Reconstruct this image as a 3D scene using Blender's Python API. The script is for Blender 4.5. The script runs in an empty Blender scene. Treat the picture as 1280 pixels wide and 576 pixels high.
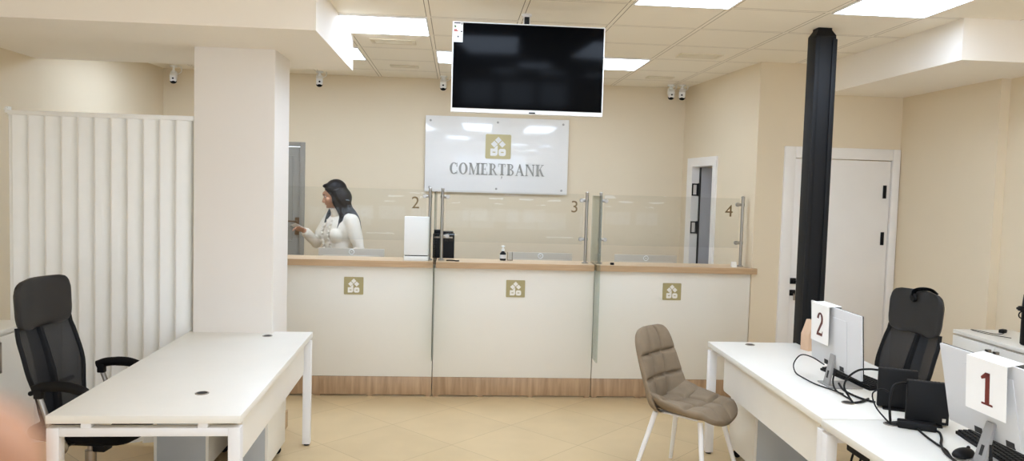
import bpy, bmesh, math, random
from mathutils import Vector, Matrix
random.seed(7)
WORLD, EXPOSURE = 3.7, 0.42
S = bpy.context.scene
COL = S.collection
PI = math.pi
HC = 1.74            # eye height
ZC = 2.835           # ceiling

# ------------------------------------------------------------------ materials
def lin(c):
    return tuple((v/12.92 if v <= .04045 else ((v+.055)/1.055)**2.4) for v in c)

def mat(name, rgb, rough=.5, metal=0.0, var=.04, scale=6.0, bump=0.0, bscale=200.0, coat=0.0, spec=.5, stretch=None):
    """procedural principled surface: sRGB 0-255 base colour with a little noise"""
    m = bpy.data.materials.new(name); m.use_nodes = True
    nt = m.node_tree; b = nt.nodes['Principled BSDF']
    c = lin([v/255 for v in rgb])
    tc = nt.nodes.new('ShaderNodeTexCoord')
    mp = nt.nodes.new('ShaderNodeMapping')
    nt.links.new(tc.outputs['Object'], mp.inputs['Vector'])
    if stretch: mp.inputs['Scale'].default_value = stretch
    nz = nt.nodes.new('ShaderNodeTexNoise'); nz.inputs['Scale'].default_value = scale; nz.inputs['Detail'].default_value = 4
    nt.links.new(mp.outputs['Vector'], nz.inputs['Vector'])
    cr = nt.nodes.new('ShaderNodeValToRGB')
    cr.color_ramp.elements[0].position = .3; cr.color_ramp.elements[1].position = .7
    cr.color_ramp.elements[0].color = (*[max(0, v*(1-var)) for v in c], 1)
    cr.color_ramp.elements[1].color = (*[min(1, v*(1+var)) for v in c], 1)
    nt.links.new(nz.outputs['Fac'], cr.inputs['Fac'])
    nt.links.new(cr.outputs['Color'], b.inputs['Base Color'])
    b.inputs['Roughness'].default_value = rough
    b.inputs['Metallic'].default_value = metal
    b.inputs['Coat Weight'].default_value = coat
    b.inputs['Specular IOR Level'].default_value = spec
    if bump:
        n2 = nt.nodes.new('ShaderNodeTexNoise'); n2.inputs['Scale'].default_value = bscale
        bp = nt.nodes.new('ShaderNodeBump'); bp.inputs['Strength'].default_value = bump; bp.inputs['Distance'].default_value = .004
        nt.links.new(tc.outputs['Object'], n2.inputs['Vector'])
        nt.links.new(n2.outputs['Fac'], bp.inputs['Height'])
        nt.links.new(bp.outputs['Normal'], b.inputs['Normal'])
    return m

def emit_mat(name, rgb, strength):
    m = bpy.data.materials.new(name); m.use_nodes = True
    nt = m.node_tree; nt.nodes.clear()
    o = nt.nodes.new('ShaderNodeOutputMaterial'); e = nt.nodes.new('ShaderNodeEmission')
    e.inputs['Color'].default_value = (*rgb, 1); e.inputs['Strength'].default_value = strength
    nt.links.new(e.outputs[0], o.inputs[0]); return m

def glass_mat(name, tint=(.93, .97, .95), gloss=1.0, ior=1.5):
    m = bpy.data.materials.new(name); m.use_nodes = True
    nt = m.node_tree; nt.nodes.clear()
    o = nt.nodes.new('ShaderNodeOutputMaterial'); mx = nt.nodes.new('ShaderNodeMixShader')
    fr = nt.nodes.new('ShaderNodeFresnel'); ge = nt.nodes.new('ShaderNodeNewGeometry'); mr = nt.nodes.new('ShaderNodeMapRange')
    mr.inputs['To Min'].default_value = ior; mr.inputs['To Max'].default_value = 1/ior     # same reflectance on both faces of a thin pane
    nt.links.new(ge.outputs['Backfacing'], mr.inputs['Value']); nt.links.new(mr.outputs[0], fr.inputs['IOR'])
    tr = nt.nodes.new('ShaderNodeBsdfTransparent'); tr.inputs['Color'].default_value = (*tint, 1)
    gl = nt.nodes.new('ShaderNodeBsdfGlossy'); gl.inputs['Roughness'].default_value = .02
    gl.inputs['Color'].default_value = (gloss, gloss, gloss, 1)
    nt.links.new(fr.outputs[0], mx.inputs[0]); nt.links.new(tr.outputs[0], mx.inputs[1]); nt.links.new(gl.outputs[0], mx.inputs[2])
    nt.links.new(mx.outputs[0], o.inputs[0]); return m

def mesh_fabric_mat(name, rgb, clear=.3, scale=260):
    """woven open mesh: fine holes let the light through"""
    m = mat(name, rgb, .6, var=.1)
    nt = m.node_tree; b = nt.nodes['Principled BSDF']; o = [n for n in nt.nodes if n.type == 'OUTPUT_MATERIAL'][0]
    tr = nt.nodes.new('ShaderNodeBsdfTransparent'); mx = nt.nodes.new('ShaderNodeMixShader'); mx.inputs[0].default_value = clear
    nt.links.new(b.outputs[0], mx.inputs[1]); nt.links.new(tr.outputs[0], mx.inputs[2]); nt.links.new(mx.outputs[0], o.inputs[0])
    return m

def wood_mat(name, a, b_, axis_scale, rough=.45):
    m = bpy.data.materials.new(name); m.use_nodes = True
    nt = m.node_tree; b = nt.nodes['Principled BSDF']
    tc = nt.nodes.new('ShaderNodeTexCoord'); mp = nt.nodes.new('ShaderNodeMapping')
    mp.inputs['Scale'].default_value = axis_scale
    nt.links.new(tc.outputs['Object'], mp.inputs['Vector'])
    n = nt.nodes.new('ShaderNodeTexNoise'); n.inputs['Scale'].default_value = 1.0; n.inputs['Detail'].default_value = 6; n.inputs['Roughness'].default_value = .6; n.inputs['Distortion'].default_value = .4
    nt.links.new(mp.outputs['Vector'], n.inputs['Vector'])
    cr = nt.nodes.new('ShaderNodeValToRGB'); cr.color_ramp.elements[0].position = .32; cr.color_ramp.elements[1].position = .7
    cr.color_ramp.elements[0].color = (*lin([v/255 for v in a]), 1); cr.color_ramp.elements[1].color = (*lin([v/255 for v in b_]), 1)
    nt.links.new(n.outputs['Fac'], cr.inputs['Fac']); nt.links.new(cr.outputs['Color'], b.inputs['Base Color'])
    b.inputs['Roughness'].default_value = rough
    return m

def floor_mat():
    m = bpy.data.materials.new('beige_floor_tile'); m.use_nodes = True
    nt = m.node_tree; b = nt.nodes['Principled BSDF']; L = nt.links.new; N = nt.nodes.new
    tc = N('ShaderNodeTexCoord'); mp = N('ShaderNodeMapping'); mp.vector_type = 'POINT'
    T = .608
    # rotate 45 deg so that the joints run diagonally; a joint crossing lies at (0, 5.03)
    mp.inputs['Rotation'].default_value = (0, 0, PI/4)
    mp.inputs['Scale'].default_value = (1/T, 1/T, 1)
    # mapping = loc + rot*(scale*v): put the crossing on the integers
    p = Matrix.Rotation(PI/4, 2) @ Vector((0/T, 5.03/T))
    mp.inputs['Location'].default_value = (-p.x, -p.y, 0)
    L(tc.outputs['Object'], mp.inputs['Vector'])
    sx = N('ShaderNodeSeparateXYZ'); L(mp.outputs['Vector'], sx.inputs[0])
    ds = []
    for a in ('X', 'Y'):
        f = N('ShaderNodeMath'); f.operation = 'PINGPONG'; f.inputs[1].default_value = .5
        L(sx.outputs[a], f.inputs[0]); ds.append(f)
    mn = N('ShaderNodeMath'); mn.operation = 'MINIMUM'; L(ds[0].outputs[0], mn.inputs[0]); L(ds[1].outputs[0], mn.inputs[1])
    cr = N('ShaderNodeMapRange'); cr.inputs['From Min'].default_value = .0022; cr.inputs['From Max'].default_value = .0042
    L(mn.outputs[0], cr.inputs['Value'])
    # tile to tile tone
    fl = N('ShaderNodeVectorMath'); fl.operation = 'FLOOR'; L(mp.outputs['Vector'], fl.inputs[0])
    wn = N('ShaderNodeTexWhiteNoise'); L(fl.outputs[0], wn.inputs['Vector'])
    nz = N('ShaderNodeTexNoise'); nz.inputs['Scale'].default_value = 3.0; nz.inputs['Detail'].default_value = 6; L(tc.outputs['Object'], nz.inputs['Vector'])
    ad = N('ShaderNodeMath'); ad.operation = 'MULTIPLY_ADD'; ad.inputs[1].default_value = .35
    L(wn.outputs['Value'], ad.inputs[0]); L(nz.outputs['Fac'], ad.inputs[2])
    rp = N('ShaderNodeValToRGB'); rp.color_ramp.elements[0].position = .35; rp.color_ramp.elements[1].position = 1.0
    rp.color_ramp.elements[0].color = (*lin((FLOOR_RGB[0]/255*.955, FLOOR_RGB[1]/255*.95, FLOOR_RGB[2]/255*.94)), 1)
    rp.color_ramp.elements[1].color = (*lin((FLOOR_RGB[0]/255*1.03, FLOOR_RGB[1]/255*1.03, FLOOR_RGB[2]/255*1.03)), 1)
    L(ad.outputs[0], rp.inputs['Fac'])
    mx = N('ShaderNodeMix'); mx.data_type = 'RGBA'
    mx.inputs['A'].default_value = (*lin((168/255, 142/255, 105/255)), 1)
    L(cr.outputs[0], mx.inputs['Factor']); L(rp.outputs['Color'], mx.inputs['B'])
    L(mx.outputs['Result'], b.inputs['Base Color'])
    b.inputs['Roughness'].default_value = .32
    return m
FLOOR_RGB = (205, 180, 138)

GX0, GY0, GT = -.217, 4.456, .6       # ceiling grid
def ceiling_mat():
    m = bpy.data.materials.new('ceiling_tile'); m.use_nodes = True
    nt = m.node_tree; b = nt.nodes['Principled BSDF']; L = nt.links.new; N = nt.nodes.new
    tc = N('ShaderNodeTexCoord'); mp = N('ShaderNodeMapping')
    mp.inputs['Scale'].default_value = (1/GT, 1/GT, 1); mp.inputs['Location'].default_value = (-GX0/GT, -GY0/GT, 0)
    L(tc.outputs['Object'], mp.inputs['Vector'])
    sx = N('ShaderNodeSeparateXYZ'); L(mp.outputs['Vector'], sx.inputs[0])
    d = []
    for a in ('X', 'Y'):
        f = N('ShaderNodeMath'); f.operation = 'PINGPONG'; f.inputs[1].default_value = .5
        L(sx.outputs[a], f.inputs[0]); d.append(f)
    mn = N('ShaderNodeMath'); mn.operation = 'MINIMUM'; L(d[0].outputs[0], mn.inputs[0]); L(d[1].outputs[0], mn.inputs[1])
    # painted T-bar 0..0.02, a thin dark gap where the tile rests on it
    rp = N('ShaderNodeValToRGB'); rp.color_ramp.interpolation = 'CONSTANT'
    e = rp.color_ramp.elements
    tile = (*lin([v/255 for v in (246, 238, 223)]), 1); bar = (*lin([v/255 for v in (248, 240, 226)]), 1); gap = (*lin([v/255 for v in (150, 136, 114)]), 1)
    e[0].position = 0; e[0].color = bar
    e[1].position = .019; e[1].color = gap
    x = e.new(.026); x.color = tile
    L(mn.outputs[0], rp.inputs['Fac'])
    nz = N('ShaderNodeTexNoise'); nz.inputs['Scale'].default_value = 220; L(tc.outputs['Object'], nz.inputs['Vector'])
    bp = N('ShaderNodeBump'); bp.inputs['Strength'].default_value = .12; bp.inputs['Distance'].default_value = .003
    L(nz.outputs['Fac'], bp.inputs['Height']); L(bp.outputs['Normal'], b.inputs['Normal'])
    L(rp.outputs['Color'], b.inputs['Base Color']); b.inputs['Roughness'].default_value = .85
    return m

M = dict(
    wall=mat('cream_wall_paint', (226, 211, 184), .75, var=.015, scale=1.5, bump=.05, bscale=120),
    column=mat('pale_column_paint', (233, 227, 219), .7, var=.012, scale=1.5, bump=.05, bscale=120),
    soffit=mat('soffit_paint', (245, 238, 227), .75, var=.012, scale=1.5, bump=.05, bscale=120),
    ceiling=ceiling_mat(), floor=floor_mat(),
    baseboard=mat('baseboard_tile', (176, 146, 108), .4, var=.06),
    white=mat('white_melamine', (238, 234, 224), .35, var=.01),
    white_metal=mat('white_powder_coat', (238, 236, 234), .4, var=.01),
    white_plastic=mat('white_plastic', (238, 238, 236), .35, var=.01),
    paper=mat('white_paper', (243, 240, 234), .7, var=.012, scale=12),
    grey_board=mat('grey_melamine', (178, 180, 180), .5, var=.02),
    counter=mat('counter_white_panel', (231, 226, 214), .4, var=.01, scale=2),
    oak=wood_mat('oak_worktop', (203, 176, 141), (219, 193, 160), (3, 60, 60)),
    oak_edge=wood_mat('oak_worktop_edge', (178, 146, 109), (197, 165, 128), (3, 60, 60)),
    plinth=wood_mat('oak_plinth', (154, 123, 91), (190, 159, 125), (26, 26, 2.2)),
    chrome=mat('brushed_steel', (168, 164, 157), .36, 1.0, var=.03),
    steel=mat('satin_nickel', (165, 155, 142), .35, 1.0, var=.03),
    black=mat('black_plastic', (13, 12, 13), .5, var=.1, spec=.22),
    black_metal=mat('black_painted_steel', (19, 19, 20), .6, var=.15, scale=3, bump=.05, bscale=60, spec=.25),
    black_gloss=mat('black_gloss_screen', (5, 6, 8), .16, var=.02, spec=.06),
    black_leather=mat('black_leatherette', (43, 40, 37), .55, var=.08, spec=.3, bump=.15, bscale=350),
    black_mesh=mesh_fabric_mat('black_mesh_fabric', (20, 20, 22), .22),
    black_fabric=mat('black_fabric', (15, 14, 14), .9, spec=.15, var=.12, bump=.2, bscale=500),
    cable=mat('black_cable', (13, 12, 12), .55, var=.05, spec=.25),
    taupe=mat('taupe_velour', (134, 117, 95), .9, var=.07, scale=14, bump=.2, bscale=400),
    gold=mat('olive_gold_plate', (168, 155, 108), .4, var=.02, spec=.5),
    sign_gold=mat('pale_gold_plate', (196, 184, 137), .35, var=.02),
    motif=mat('white_motif', (235, 231, 222), .4, var=.01),
    letter=mat('grey_sign_letters', (158, 157, 150), .4, .0, var=.02),
    bronze=mat('bronze_numeral', (124, 102, 66), .4, .3, var=.04),
    number_red=mat('brown_red_print', (112, 38, 28), .6, var=.05),
    number_brown=mat('dark_brown_print', (92, 44, 34), .6, var=.05),
    acrylic=mat('white_acrylic_board', (238, 237, 234), .12, var=.006, coat=.3),
    screw=mat('satin_screw', (170, 168, 164), .35, .8, var=.02),
    glass=glass_mat('clear_glass', (.985, .988, .98), .36),
    fin_glass=glass_mat('greenish_glass', (.90, .94, .915), .6),
    window_glass=glass_mat('window_glass', (.97, .98, .98)),
    door_white=mat('white_door_lacquer', (238, 234, 228), .4, var=.01),
    leaf_grey=mat('grey_door_leaf', (158, 158, 160), .5, var=.02), door_grey=mat('grey_door_lacquer', (150, 145, 135), .45, var=.03),
    monitor=mat('silver_plastic', (194, 186, 172), .6, .0, var=.02, spec=.25),
    monitor_white=mat('white_grey_plastic', (214, 213, 212), .4, var=.01),
    curtain=mat('white_pvc_slats', (244, 243, 238), .5, var=.015),
    pedestal=mat('shade_toned_pedestal_board', (186, 190, 192), .5, var=.02),  # carcass grey is bluish shade put into the colour
    kraft=mat('kraft_card', (205, 172, 142), .7, var=.05),
    yellow=mat('yellow_card', (216, 186, 110), .6, var=.04),
    light=emit_mat('lit_diffuser', (.80, .96, 1.20), 9.5),
    brown_handle=mat('brown_handle', (112, 84, 56), .4, .4, var=.06),
    red=mat('label_red', (176, 70, 56), .6), green=mat('label_green', (92, 124, 70), .6), ink=mat('label_ink', (60, 60, 64), .6),
    ceil_trim=mat('vent_enamel', (228, 218, 196), .6, var=.02),
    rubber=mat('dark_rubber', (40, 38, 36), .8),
)

# ------------------------------------------------------------------ mesh builder
class MB:
    def __init__(s): s.bm = bmesh.new()
    def add(s, verts, faces):
        vs = [s.bm.verts.new(v) for v in verts]
        for f in faces:
            try: s.bm.faces.new([vs[i] for i in f])
            except ValueError: pass
        return vs
    def box(s, lo, hi, bev=0.0, seg=2, m=None):
        lo, hi = Vector(lo), Vector(hi)
        t = bmesh.new(); bmesh.ops.create_cube(t, size=1)
        for v in t.verts: v.co = Vector(((lo[i]+hi[i])/2 + v.co[i]*(hi[i]-lo[i])) for i in range(3))
        if bev: bmesh.ops.bevel(t, geom=list(t.edges), offset=bev, segments=seg, profile=.5, affect='EDGES')
        if m is not None: t.transform(m)
        s.merge(t); return s
    def merge(s, t):
        t.verts.index_update()
        s.add([v.co.copy() for v in t.verts], [[v.index for v in f.verts] for f in t.faces]); t.free()
    def rings(s, rings, cap=True, closed=True):
        n = len(rings[0]); vs = []
        for r in rings: vs += [Vector(p) for p in r]
        fs = []
        for i in range(len(rings)-1):
            for j in range(n if closed else n-1):
                k = (j+1) % n
                fs.append([i*n+j, i*n+k, (i+1)*n+k, (i+1)*n+j])
        if cap and closed:
            fs.append(list(range(n))[::-1]); fs.append([(len(rings)-1)*n+j for j in range(n)])
        s.add(vs, fs); return s
    def tube(s, pts, r, seg=10, cap=True, flat=1.0):
        pts = [Vector(p) for p in pts]; n = len(pts)
        rr = r if isinstance(r, (list, tuple)) else [r]*n
        rings = []; prev = None
        for i, p in enumerate(pts):
            t = (pts[min(i+1, n-1)] - pts[max(i-1, 0)]).normalized()
            if prev is None:
                a = Vector((0, 0, 1)) if abs(t.z) < .9 else Vector((1, 0, 0))
                u = t.cross(a).normalized()
            else:
                u = (prev - t*prev.dot(t)).normalized()
            prev = u; w = t.cross(u)
            rings.append([p + (u*math.cos(2*PI*k/seg) + w*math.sin(2*PI*k/seg)*flat)*rr[i] for k in range(seg)])
        return s.rings(rings, cap)
    def lathe(s, prof, c=(0, 0, 0), m=None, n=24):
        rings = []
        for r, z in prof:
            ring = []
            for k in range(n):
                p = Vector((r*math.cos(2*PI*k/n), r*math.sin(2*PI*k/n), z))
                if m is not None: p = m @ p
                ring.append(p + Vector(c))
            rings.append(ring)
        return s.rings(rings, True)
    def prism(s, poly, o, ux, uy, d):
        """2-D polygon placed at o + a*ux + b*uy and given the depth vector d"""
        o, ux, uy, d = Vector(o), Vector(ux), Vector(uy), Vector(d); n = len(poly)
        a = [o + ux*p[0] + uy*p[1] for p in poly]
        s.add(a + [p + d for p in a], [list(range(n)), [n+i for i in range(n)][::-1]] + [[i, (i+1) % n, n+(i+1) % n, n+i] for i in range(n)])
        return s
    def sphere(s, c, r, seg=16, rings=10, sc=(1, 1, 1), m=None):
        t = bmesh.new(); bmesh.ops.create_uvsphere(t, u_segments=seg, v_segments=rings, radius=r)
        for v in t.verts:
            p = Vector((v.co[i]*sc[i] for i in range(3)))
            v.co = (m @ p if m is not None else p) + Vector(c)
        s.merge(t); return s
    def build(s, name, material, parent=None, world=False, smooth=35):
        bmesh.ops.recalc_face_normals(s.bm, faces=list(s.bm.faces))
        if world and parent is not None: s.bm.transform(wm(parent).inverted())
        me = bpy.data.meshes.new(name); s.bm.to_mesh(me); s.bm.free()
        me.materials.append(material)
        if smooth:
            for p in me.polygons: p.use_smooth = True
            me.set_sharp_from_angle(angle=math.radians(smooth))
        o = bpy.data.objects.new(name, me); COL.objects.link(o)
        if parent is not None: o.parent = parent
        return o

def wm(o):
    m = o.matrix_basis.copy()
    while o.parent: o = o.parent; m = o.matrix_basis @ m
    return m

def tag(o, label=None, cat=None, group=None, kind=None):
    if label: o['label'] = label
    if cat: o['category'] = cat
    if group: o['group'] = group
    if kind: o['kind'] = kind
    return o
def thing(name, label, cat, loc=(0, 0, 0), rz=0.0, group=None):
    o = bpy.data.objects.new(name, None); COL.objects.link(o)
    o.empty_display_size = .1
    o.location = loc; o.rotation_euler = (0, 0, rz)
    return tag(o, label, cat, group)
def struct(o, label=None, cat=None):
    return tag(o, label, cat, None, 'structure')
def copy_tree(o, parent=None):
    c = o.copy(); COL.objects.link(c); c.parent = parent
    for ch in list(o.children): copy_tree(ch, c)
    return c
def smoothpath(pts, n=8):
    """Catmull-Rom through the points"""
    P = [Vector(p) for p in pts]; P = [P[0]*2-P[1]] + P + [P[-1]*2-P[-2]]; out = []
    for i in range(1, len(P)-2):
        a, b, c, d = P[i-1:i+3]
        for k in range(n):
            t = k/n
            out.append(.5*((2*b) + (c-a)*t + (2*a-5*b+4*c-d)*t*t + (3*b-a-3*c+d)*t**3))
    out.append(P[-2]); return out
def arc(cx, cy, rx, ry, a0, a1, n=16):
    return [(cx+rx*math.cos(math.radians(a0+(a1-a0)*k/n)), cy+ry*math.sin(math.radians(a0+(a1-a0)*k/n))) for k in range(n+1)]
def rrect(x0, y0, x1, y1, r, n=5):
    return arc(x1-r, y1-r, r, r, 0, 90, n)+arc(x0+r, y1-r, r, r, 90, 180, n)+arc(x0+r, y0+r, r, r, 180, 270, n)+arc(x1-r, y0+r, r, r, 270, 360, n)
X3, Y3, Z3 = Vector((1, 0, 0)), Vector((0, 1, 0)), Vector((0, 0, 1))
# ------------------------------------------------------------------ room shell
XL, XR, YF, YB, YD = -3.06, 3.72, -3.2, 7.93, 6.19
YSTEP, XR2 = 5.03, 3.79
T = .15
b = MB(); b.box((-3.4, YF-T, -.12), (4.6, YB+T, 0)); struct(b.build('floor', M['floor'], smooth=0), 'beige floor tiles laid diagonally', 'floor')
b = MB(); b.box((-3.4, YF-T, ZC), (4.6, YB+T, ZC+.1)); struct(b.build('ceiling', M['ceiling'], smooth=0), 'suspended ceiling of square beige tiles', 'ceiling')
def wallbox(name, lo, hi, m='wall'):
    b = MB(); b.box(lo, hi); return struct(b.build(name, M[m], smooth=0))
def wall_prism(name, poly, z0, z1, m='wall'):
    b = MB(); b.prism(poly, (0, 0, z0), X3, Y3, (0, 0, z1-z0)); return struct(b.build(name, M[m], smooth=0))
DB = (-2.46, -1.565, 2.14)     # grey door in the back wall: x0, x1, top (with its frame)
b = MB(); b.box((-3.4, YB, 0), (DB[0], YB+T, ZC)); b.box((DB[0], YB, DB[2]), (DB[1], YB+T, ZC)); b.box((DB[1], YB, 0), (4.6, YB+T, ZC))
struct(b.build('wall_back', M['wall'], smooth=0))
# left wall: straight near the camera, set back and slightly splayed beyond the soffit
wall_prism('wall_left', [(XL, YF), (XL, 5.84), (-3.12, 5.84), (-2.975, YB), (-3.3, YB), (-3.3, YF)], 0, ZC)
# right wall with its step
wall_prism('wall_right', [(XR2, YF), (XR2+.2, YF), (XR2+.2, YD), (XR, YD), (XR, YSTEP), (XR2, YSTEP)], 0, ZC)
def sw(Y, off=0.0): return (2.48-.061*(Y-YD)+off, Y)
# wall with the white door, facing the camera
DW0, DW1, DWT = 2.80, 3.655, 2.06
b = MB(); b.prism([(2.48, YD), (DW0, YD), (DW0, YD+T), sw(YD+T)], (0, 0, 0), X3, Y3, (0, 0, ZC)); b.box((DW0, YD, DWT), (DW1, YD+T, ZC)); b.box((DW1, YD, 0), (XR2+.2, YD+T, ZC))
struct(b.build('wall_front_right', M['wall'], smooth=0))
# side wall of the teller area, with the doorway to the back room
SD0, SD1, SDT = 7.075, 7.62, 2.015
b = MB()
for (y0, y1, z0, z1) in ((YD+T, SD0, 0, ZC), (SD0, SD1, SDT, ZC), (SD1, YB, 0, ZC)):
    b.prism([sw(y0), sw(y1), sw(y1, T-.03), sw(y0, T-.03)], (0, 0, z0), X3, Y3, (0, 0, z1-z0))
struct(b.build('wall_teller_side', M['wall'], smooth=0))
# back room behind the doorway
wallbox('wall_back_room', (4.3, YD+T, 0), (4.45, YB, ZC))
# wall behind the camera with the shop windows
b = MB()
WINS = [(-2.7, -.75), (-.45, 1.5), (1.8, 3.5)]
xs = [-3.06]+[v for w in WINS for v in w]+[XR2]
for i in range(0, len(xs), 2): b.box((xs[i], YF-T, 0), (xs[i+1], YF, ZC))
for w in WINS: b.box((w[0], YF-T, 0), (w[1], YF, .35)); b.box((w[0], YF-T, 2.55), (w[1], YF, ZC))
struct(b.build('wall_camera_side', M['wall'], smooth=0))
for i, w in enumerate(WINS):
    b = MB(); b.box((w[0], YF-.09, .35), (w[1], YF-.082, 2.55)); g = struct(b.build('window_%d' % (i+1), M['window_glass'], smooth=0))
    b = MB()
    for x in (w[0], (w[0]+w[1])/2-.03, w[1]-.06): b.box((x, YF-.12, .35), (x+.06, YF-.05, 2.55), .004)
    for z in (.35, 2.49): b.box((w[0]+.06, YF-.118, z), (w[1]-.06, YF-.052, z+.06), .004)
    b.build('window_frame', M['white_plastic'], g)
# the square column and the dropped soffits
CX0, CX1, CY0, CY1, ZS = -1.683, -1.178, 4.985, 5.40, 2.58
b = MB(); b.box((CX0, CY0, 0), (CX1, CY1, ZS), .004); struct(b.build('column', M['column'], smooth=0), 'square cream column beside the white desk', 'column')
b = MB(); b.box((XL, 4.30, ZS-.008), (-.80, 5.78, ZC)); struct(b.build('beam_left', M['soffit'], smooth=0))
b = MB(); b.box((3.012, 4.43, 2.585), (XR2, YD, ZC)); struct(b.build('beam_right', M['soffit'], smooth=0))
# skirting
def skirt(name, lo, hi):
    b = MB(); b.box(lo, hi, .003); return struct(b.build(name, M['baseboard']))
b = MB()
b.box((CX0-.012, CY0-.012, 0), (CX1+.012, CY0, .12)); b.box((CX1, CY0, 0), (CX1+.012, CY1+.012, .12)); b.box((CX0-.012, CY0, 0), (CX0, CY1+.012, .12))
struct(b.build('baseboard_column', M['baseboard']))
skirt('baseboard_left', (XL, YF, 0), (XL+.012, 4.9, .1))
skirt('baseboard_front_right', (3.73-.02, YD-.012, 0), (XR, YD, .1))
skirt('baseboard_right', (XR-.012, YSTEP, 0), (XR, YD-.012, .1))

# steel post
b = MB()
pw = .069
for (dx, w, d) in ((0, pw, .06),):
    b.box((2.36-w, 4.89-d, 0), (2.36+w, 4.89+d, ZC-.055), .006)
b.box((2.36-pw-.004, 4.89-.0605-.008, 0), (2.36-pw+.028, 4.89-.058, ZC-.075), .003)
b.box((2.36+pw-.028, 4.89-.0605-.008, 0), (2.36+pw+.004, 4.89-.058, ZC-.075), .003)
b.rings([[(2.36-pw, 4.83, ZC-.055), (2.36+pw, 4.83, ZC-.055), (2.36+pw, 4.95, ZC-.055), (2.36-pw, 4.95, ZC-.055)],
         [(2.36-.046, 4.85, ZC-.014), (2.36+.046, 4.85, ZC-.014), (2.36+.046, 4.93, ZC-.014), (2.36-.046, 4.93, ZC-.014)]])
b.box((2.36-.046, 4.85, ZC-.014), (2.36+.046, 4.93, ZC))
struct(b.build('column_post', M['black_metal']), 'black steel post from floor to ceiling', 'column')

# ---- doors
d = MB(); d.box((DB[0]+.06, YB+.012, .006), (DB[1]-.045, YB+.052, DB[2]-.05), .003)
d1 = struct(d.build('door_1', M['door_grey']), 'grey panelled door in the back wall', 'door')
f = MB(); f.box((DB[0], YB-.012, 0), (DB[0]+.055, YB+.06, DB[2]), .003); f.box((DB[1]-.05, YB-.012, 0), (DB[1], YB+.06, DB[2]), .003); f.box((DB[0]+.055, YB-.012, DB[2]-.045), (DB[1]-.05, YB+.06, DB[2]), .003)
f.build('door_frame', M['door_grey'], d1)
f = MB(); x0, x1 = DB[0]+.14, DB[1]-.115
for (z0, z1) in ((.18, .95), (1.12, 2.0)):
    for a in ((x0, z0, x1, z0+.014), (x0, z1-.014, x1, z1), (x0, z0+.014, x0+.014, z1-.014), (x1-.014, z0+.014, x1, z1-.014)):
        f.box((a[0], YB+.004, a[1]), (a[2], YB+.012, a[3]), .003)
f.build('panel_moulding', M['door_grey'], d1)
f = MB(); f.box((-1.662, YB+.0, 1.19), (-1.617, YB+.012, 1.37), .004); f.build('handle_plate', M['brown_handle'], d1)
f = MB(); f.tube([(-1.64, YB+.002, 1.33), (-1.64, YB-.045, 1.33)], .009); f.tube([(-1.64, YB-.045, 1.33), (-1.72, YB-.05, 1.332), (-1.77, YB-.045, 1.33)], .009)
f.build('handle', M['brown_handle'], d1)

# white door to the right of the post
d = MB(); d.box((DW0+.012, YD-.004, .008), (DW1-.012, YD+.04, DWT-.012), .003)
d3 = struct(d.build('door_2', M['door_white']), 'plain white door behind the black post', 'door')
f = MB()
f.box((2.712, YD-.022, 0), (DW0+.006, YD+.05, 2.148), .004); f.box((DW1-.006, YD-.022, 0), (3.714, YD+.05, 2.148), .004); f.box((DW0+.006, YD-.022, DWT-.006), (DW1-.006, YD+.05, 2.148), .004)
f.build('door_frame', M['door_white'], d3)
for z in (1.79, 1.395):
    f = MB(); f.box((3.583, YD-.014, z-.055), (3.603, YD-.003, z+.055), .002); f.tube([(3.601, YD-.016, z-.055), (3.601, YD-.016, z+.055)], .007); f.build('hinge', M['black'], d3)
f = MB(); f.box((2.812, YD-.014, .995), (2.862, YD-.003, 1.045), .003); f.tube([(2.838, YD-.012, 1.02), (2.838, YD-.05, 1.02)], .009); f.tube([(2.838, YD-.05, 1.02), (2.95, YD-.05, 1.02)], .008); f.build('handle', M['black'], d3)
f = MB(); f.box((2.812, YD-.012, .895), (2.862, YD-.003, .945), .003); f.lathe([(.011, 0), (.011, .012)], (2.837, YD-.012, .92), Matrix.Rotation(PI/2, 3, 'X')); f.build('lock_plate', M['black'], d3)
f = MB(); f.box((2.835, YD-.05, .905), (2.839, YD-.024, .918), .001); f.box((2.826, YD-.052, .862), (2.848, YD-.046, .905), .004); f.build('key', M['steel'], d3)

# doorway in the teller side wall, leaf swung open into the back room
f = MB()
def swp(y, off): p = sw(y, off); return p
for (y0, y1, z0, z1) in ((SD0-.075, SD0+.012, 0, SDT+.075), (SD1-.012, SD1+.13, 0, SDT+.075), (SD0+.012, SD1-.012, SDT-.012, SDT+.075)):
    f.prism([swp(y0, -.016), swp(y1, -.016), swp(y1, T+.0), swp(y0, T+.0)], (0, 0, z0), X3, Y3, (0, 0, z1-z0))
d2f = f
lx, ly = sw(SD1-.022, .055)
d = MB(); d.box((lx+.012, ly-.032, .008), (lx+.012+.56, ly+.008, SDT-.02), .003)
d2 = struct(d.build('door_3', M['leaf_grey']), 'grey door standing open into the back room', 'door')
d2f.build('door_frame', M['door_white'], d2)
f = MB(); f.box((lx-.002, ly-.036, .008), (lx+.011, ly-.012, SDT-.02), .001); f.build('gap_shade_strip', M['rubber'], d2)  # dark strip standing in for the shade in the hinge-side gap
for z in (1.77, 1.385):
    f = MB()
    hx = lx-.038; hy = SD1-.022
    for a in ((hx-.03, z-.062, hx+.03, z-.05), (hx-.03, z+.05, hx+.03, z+.062), (hx-.03, z-.05, hx-.018, z+.05), (hx+.018, z-.05, hx+.03, z+.05)):
        f.box((a[0], hy, a[1]), (a[2], hy+.009, a[3]), .001)
    f.tube([(hx+.034, hy-.004, z-.065), (hx+.034, hy-.004, z+.065)], .008)
    f.build('hinge', M['black'], d2)

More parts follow.
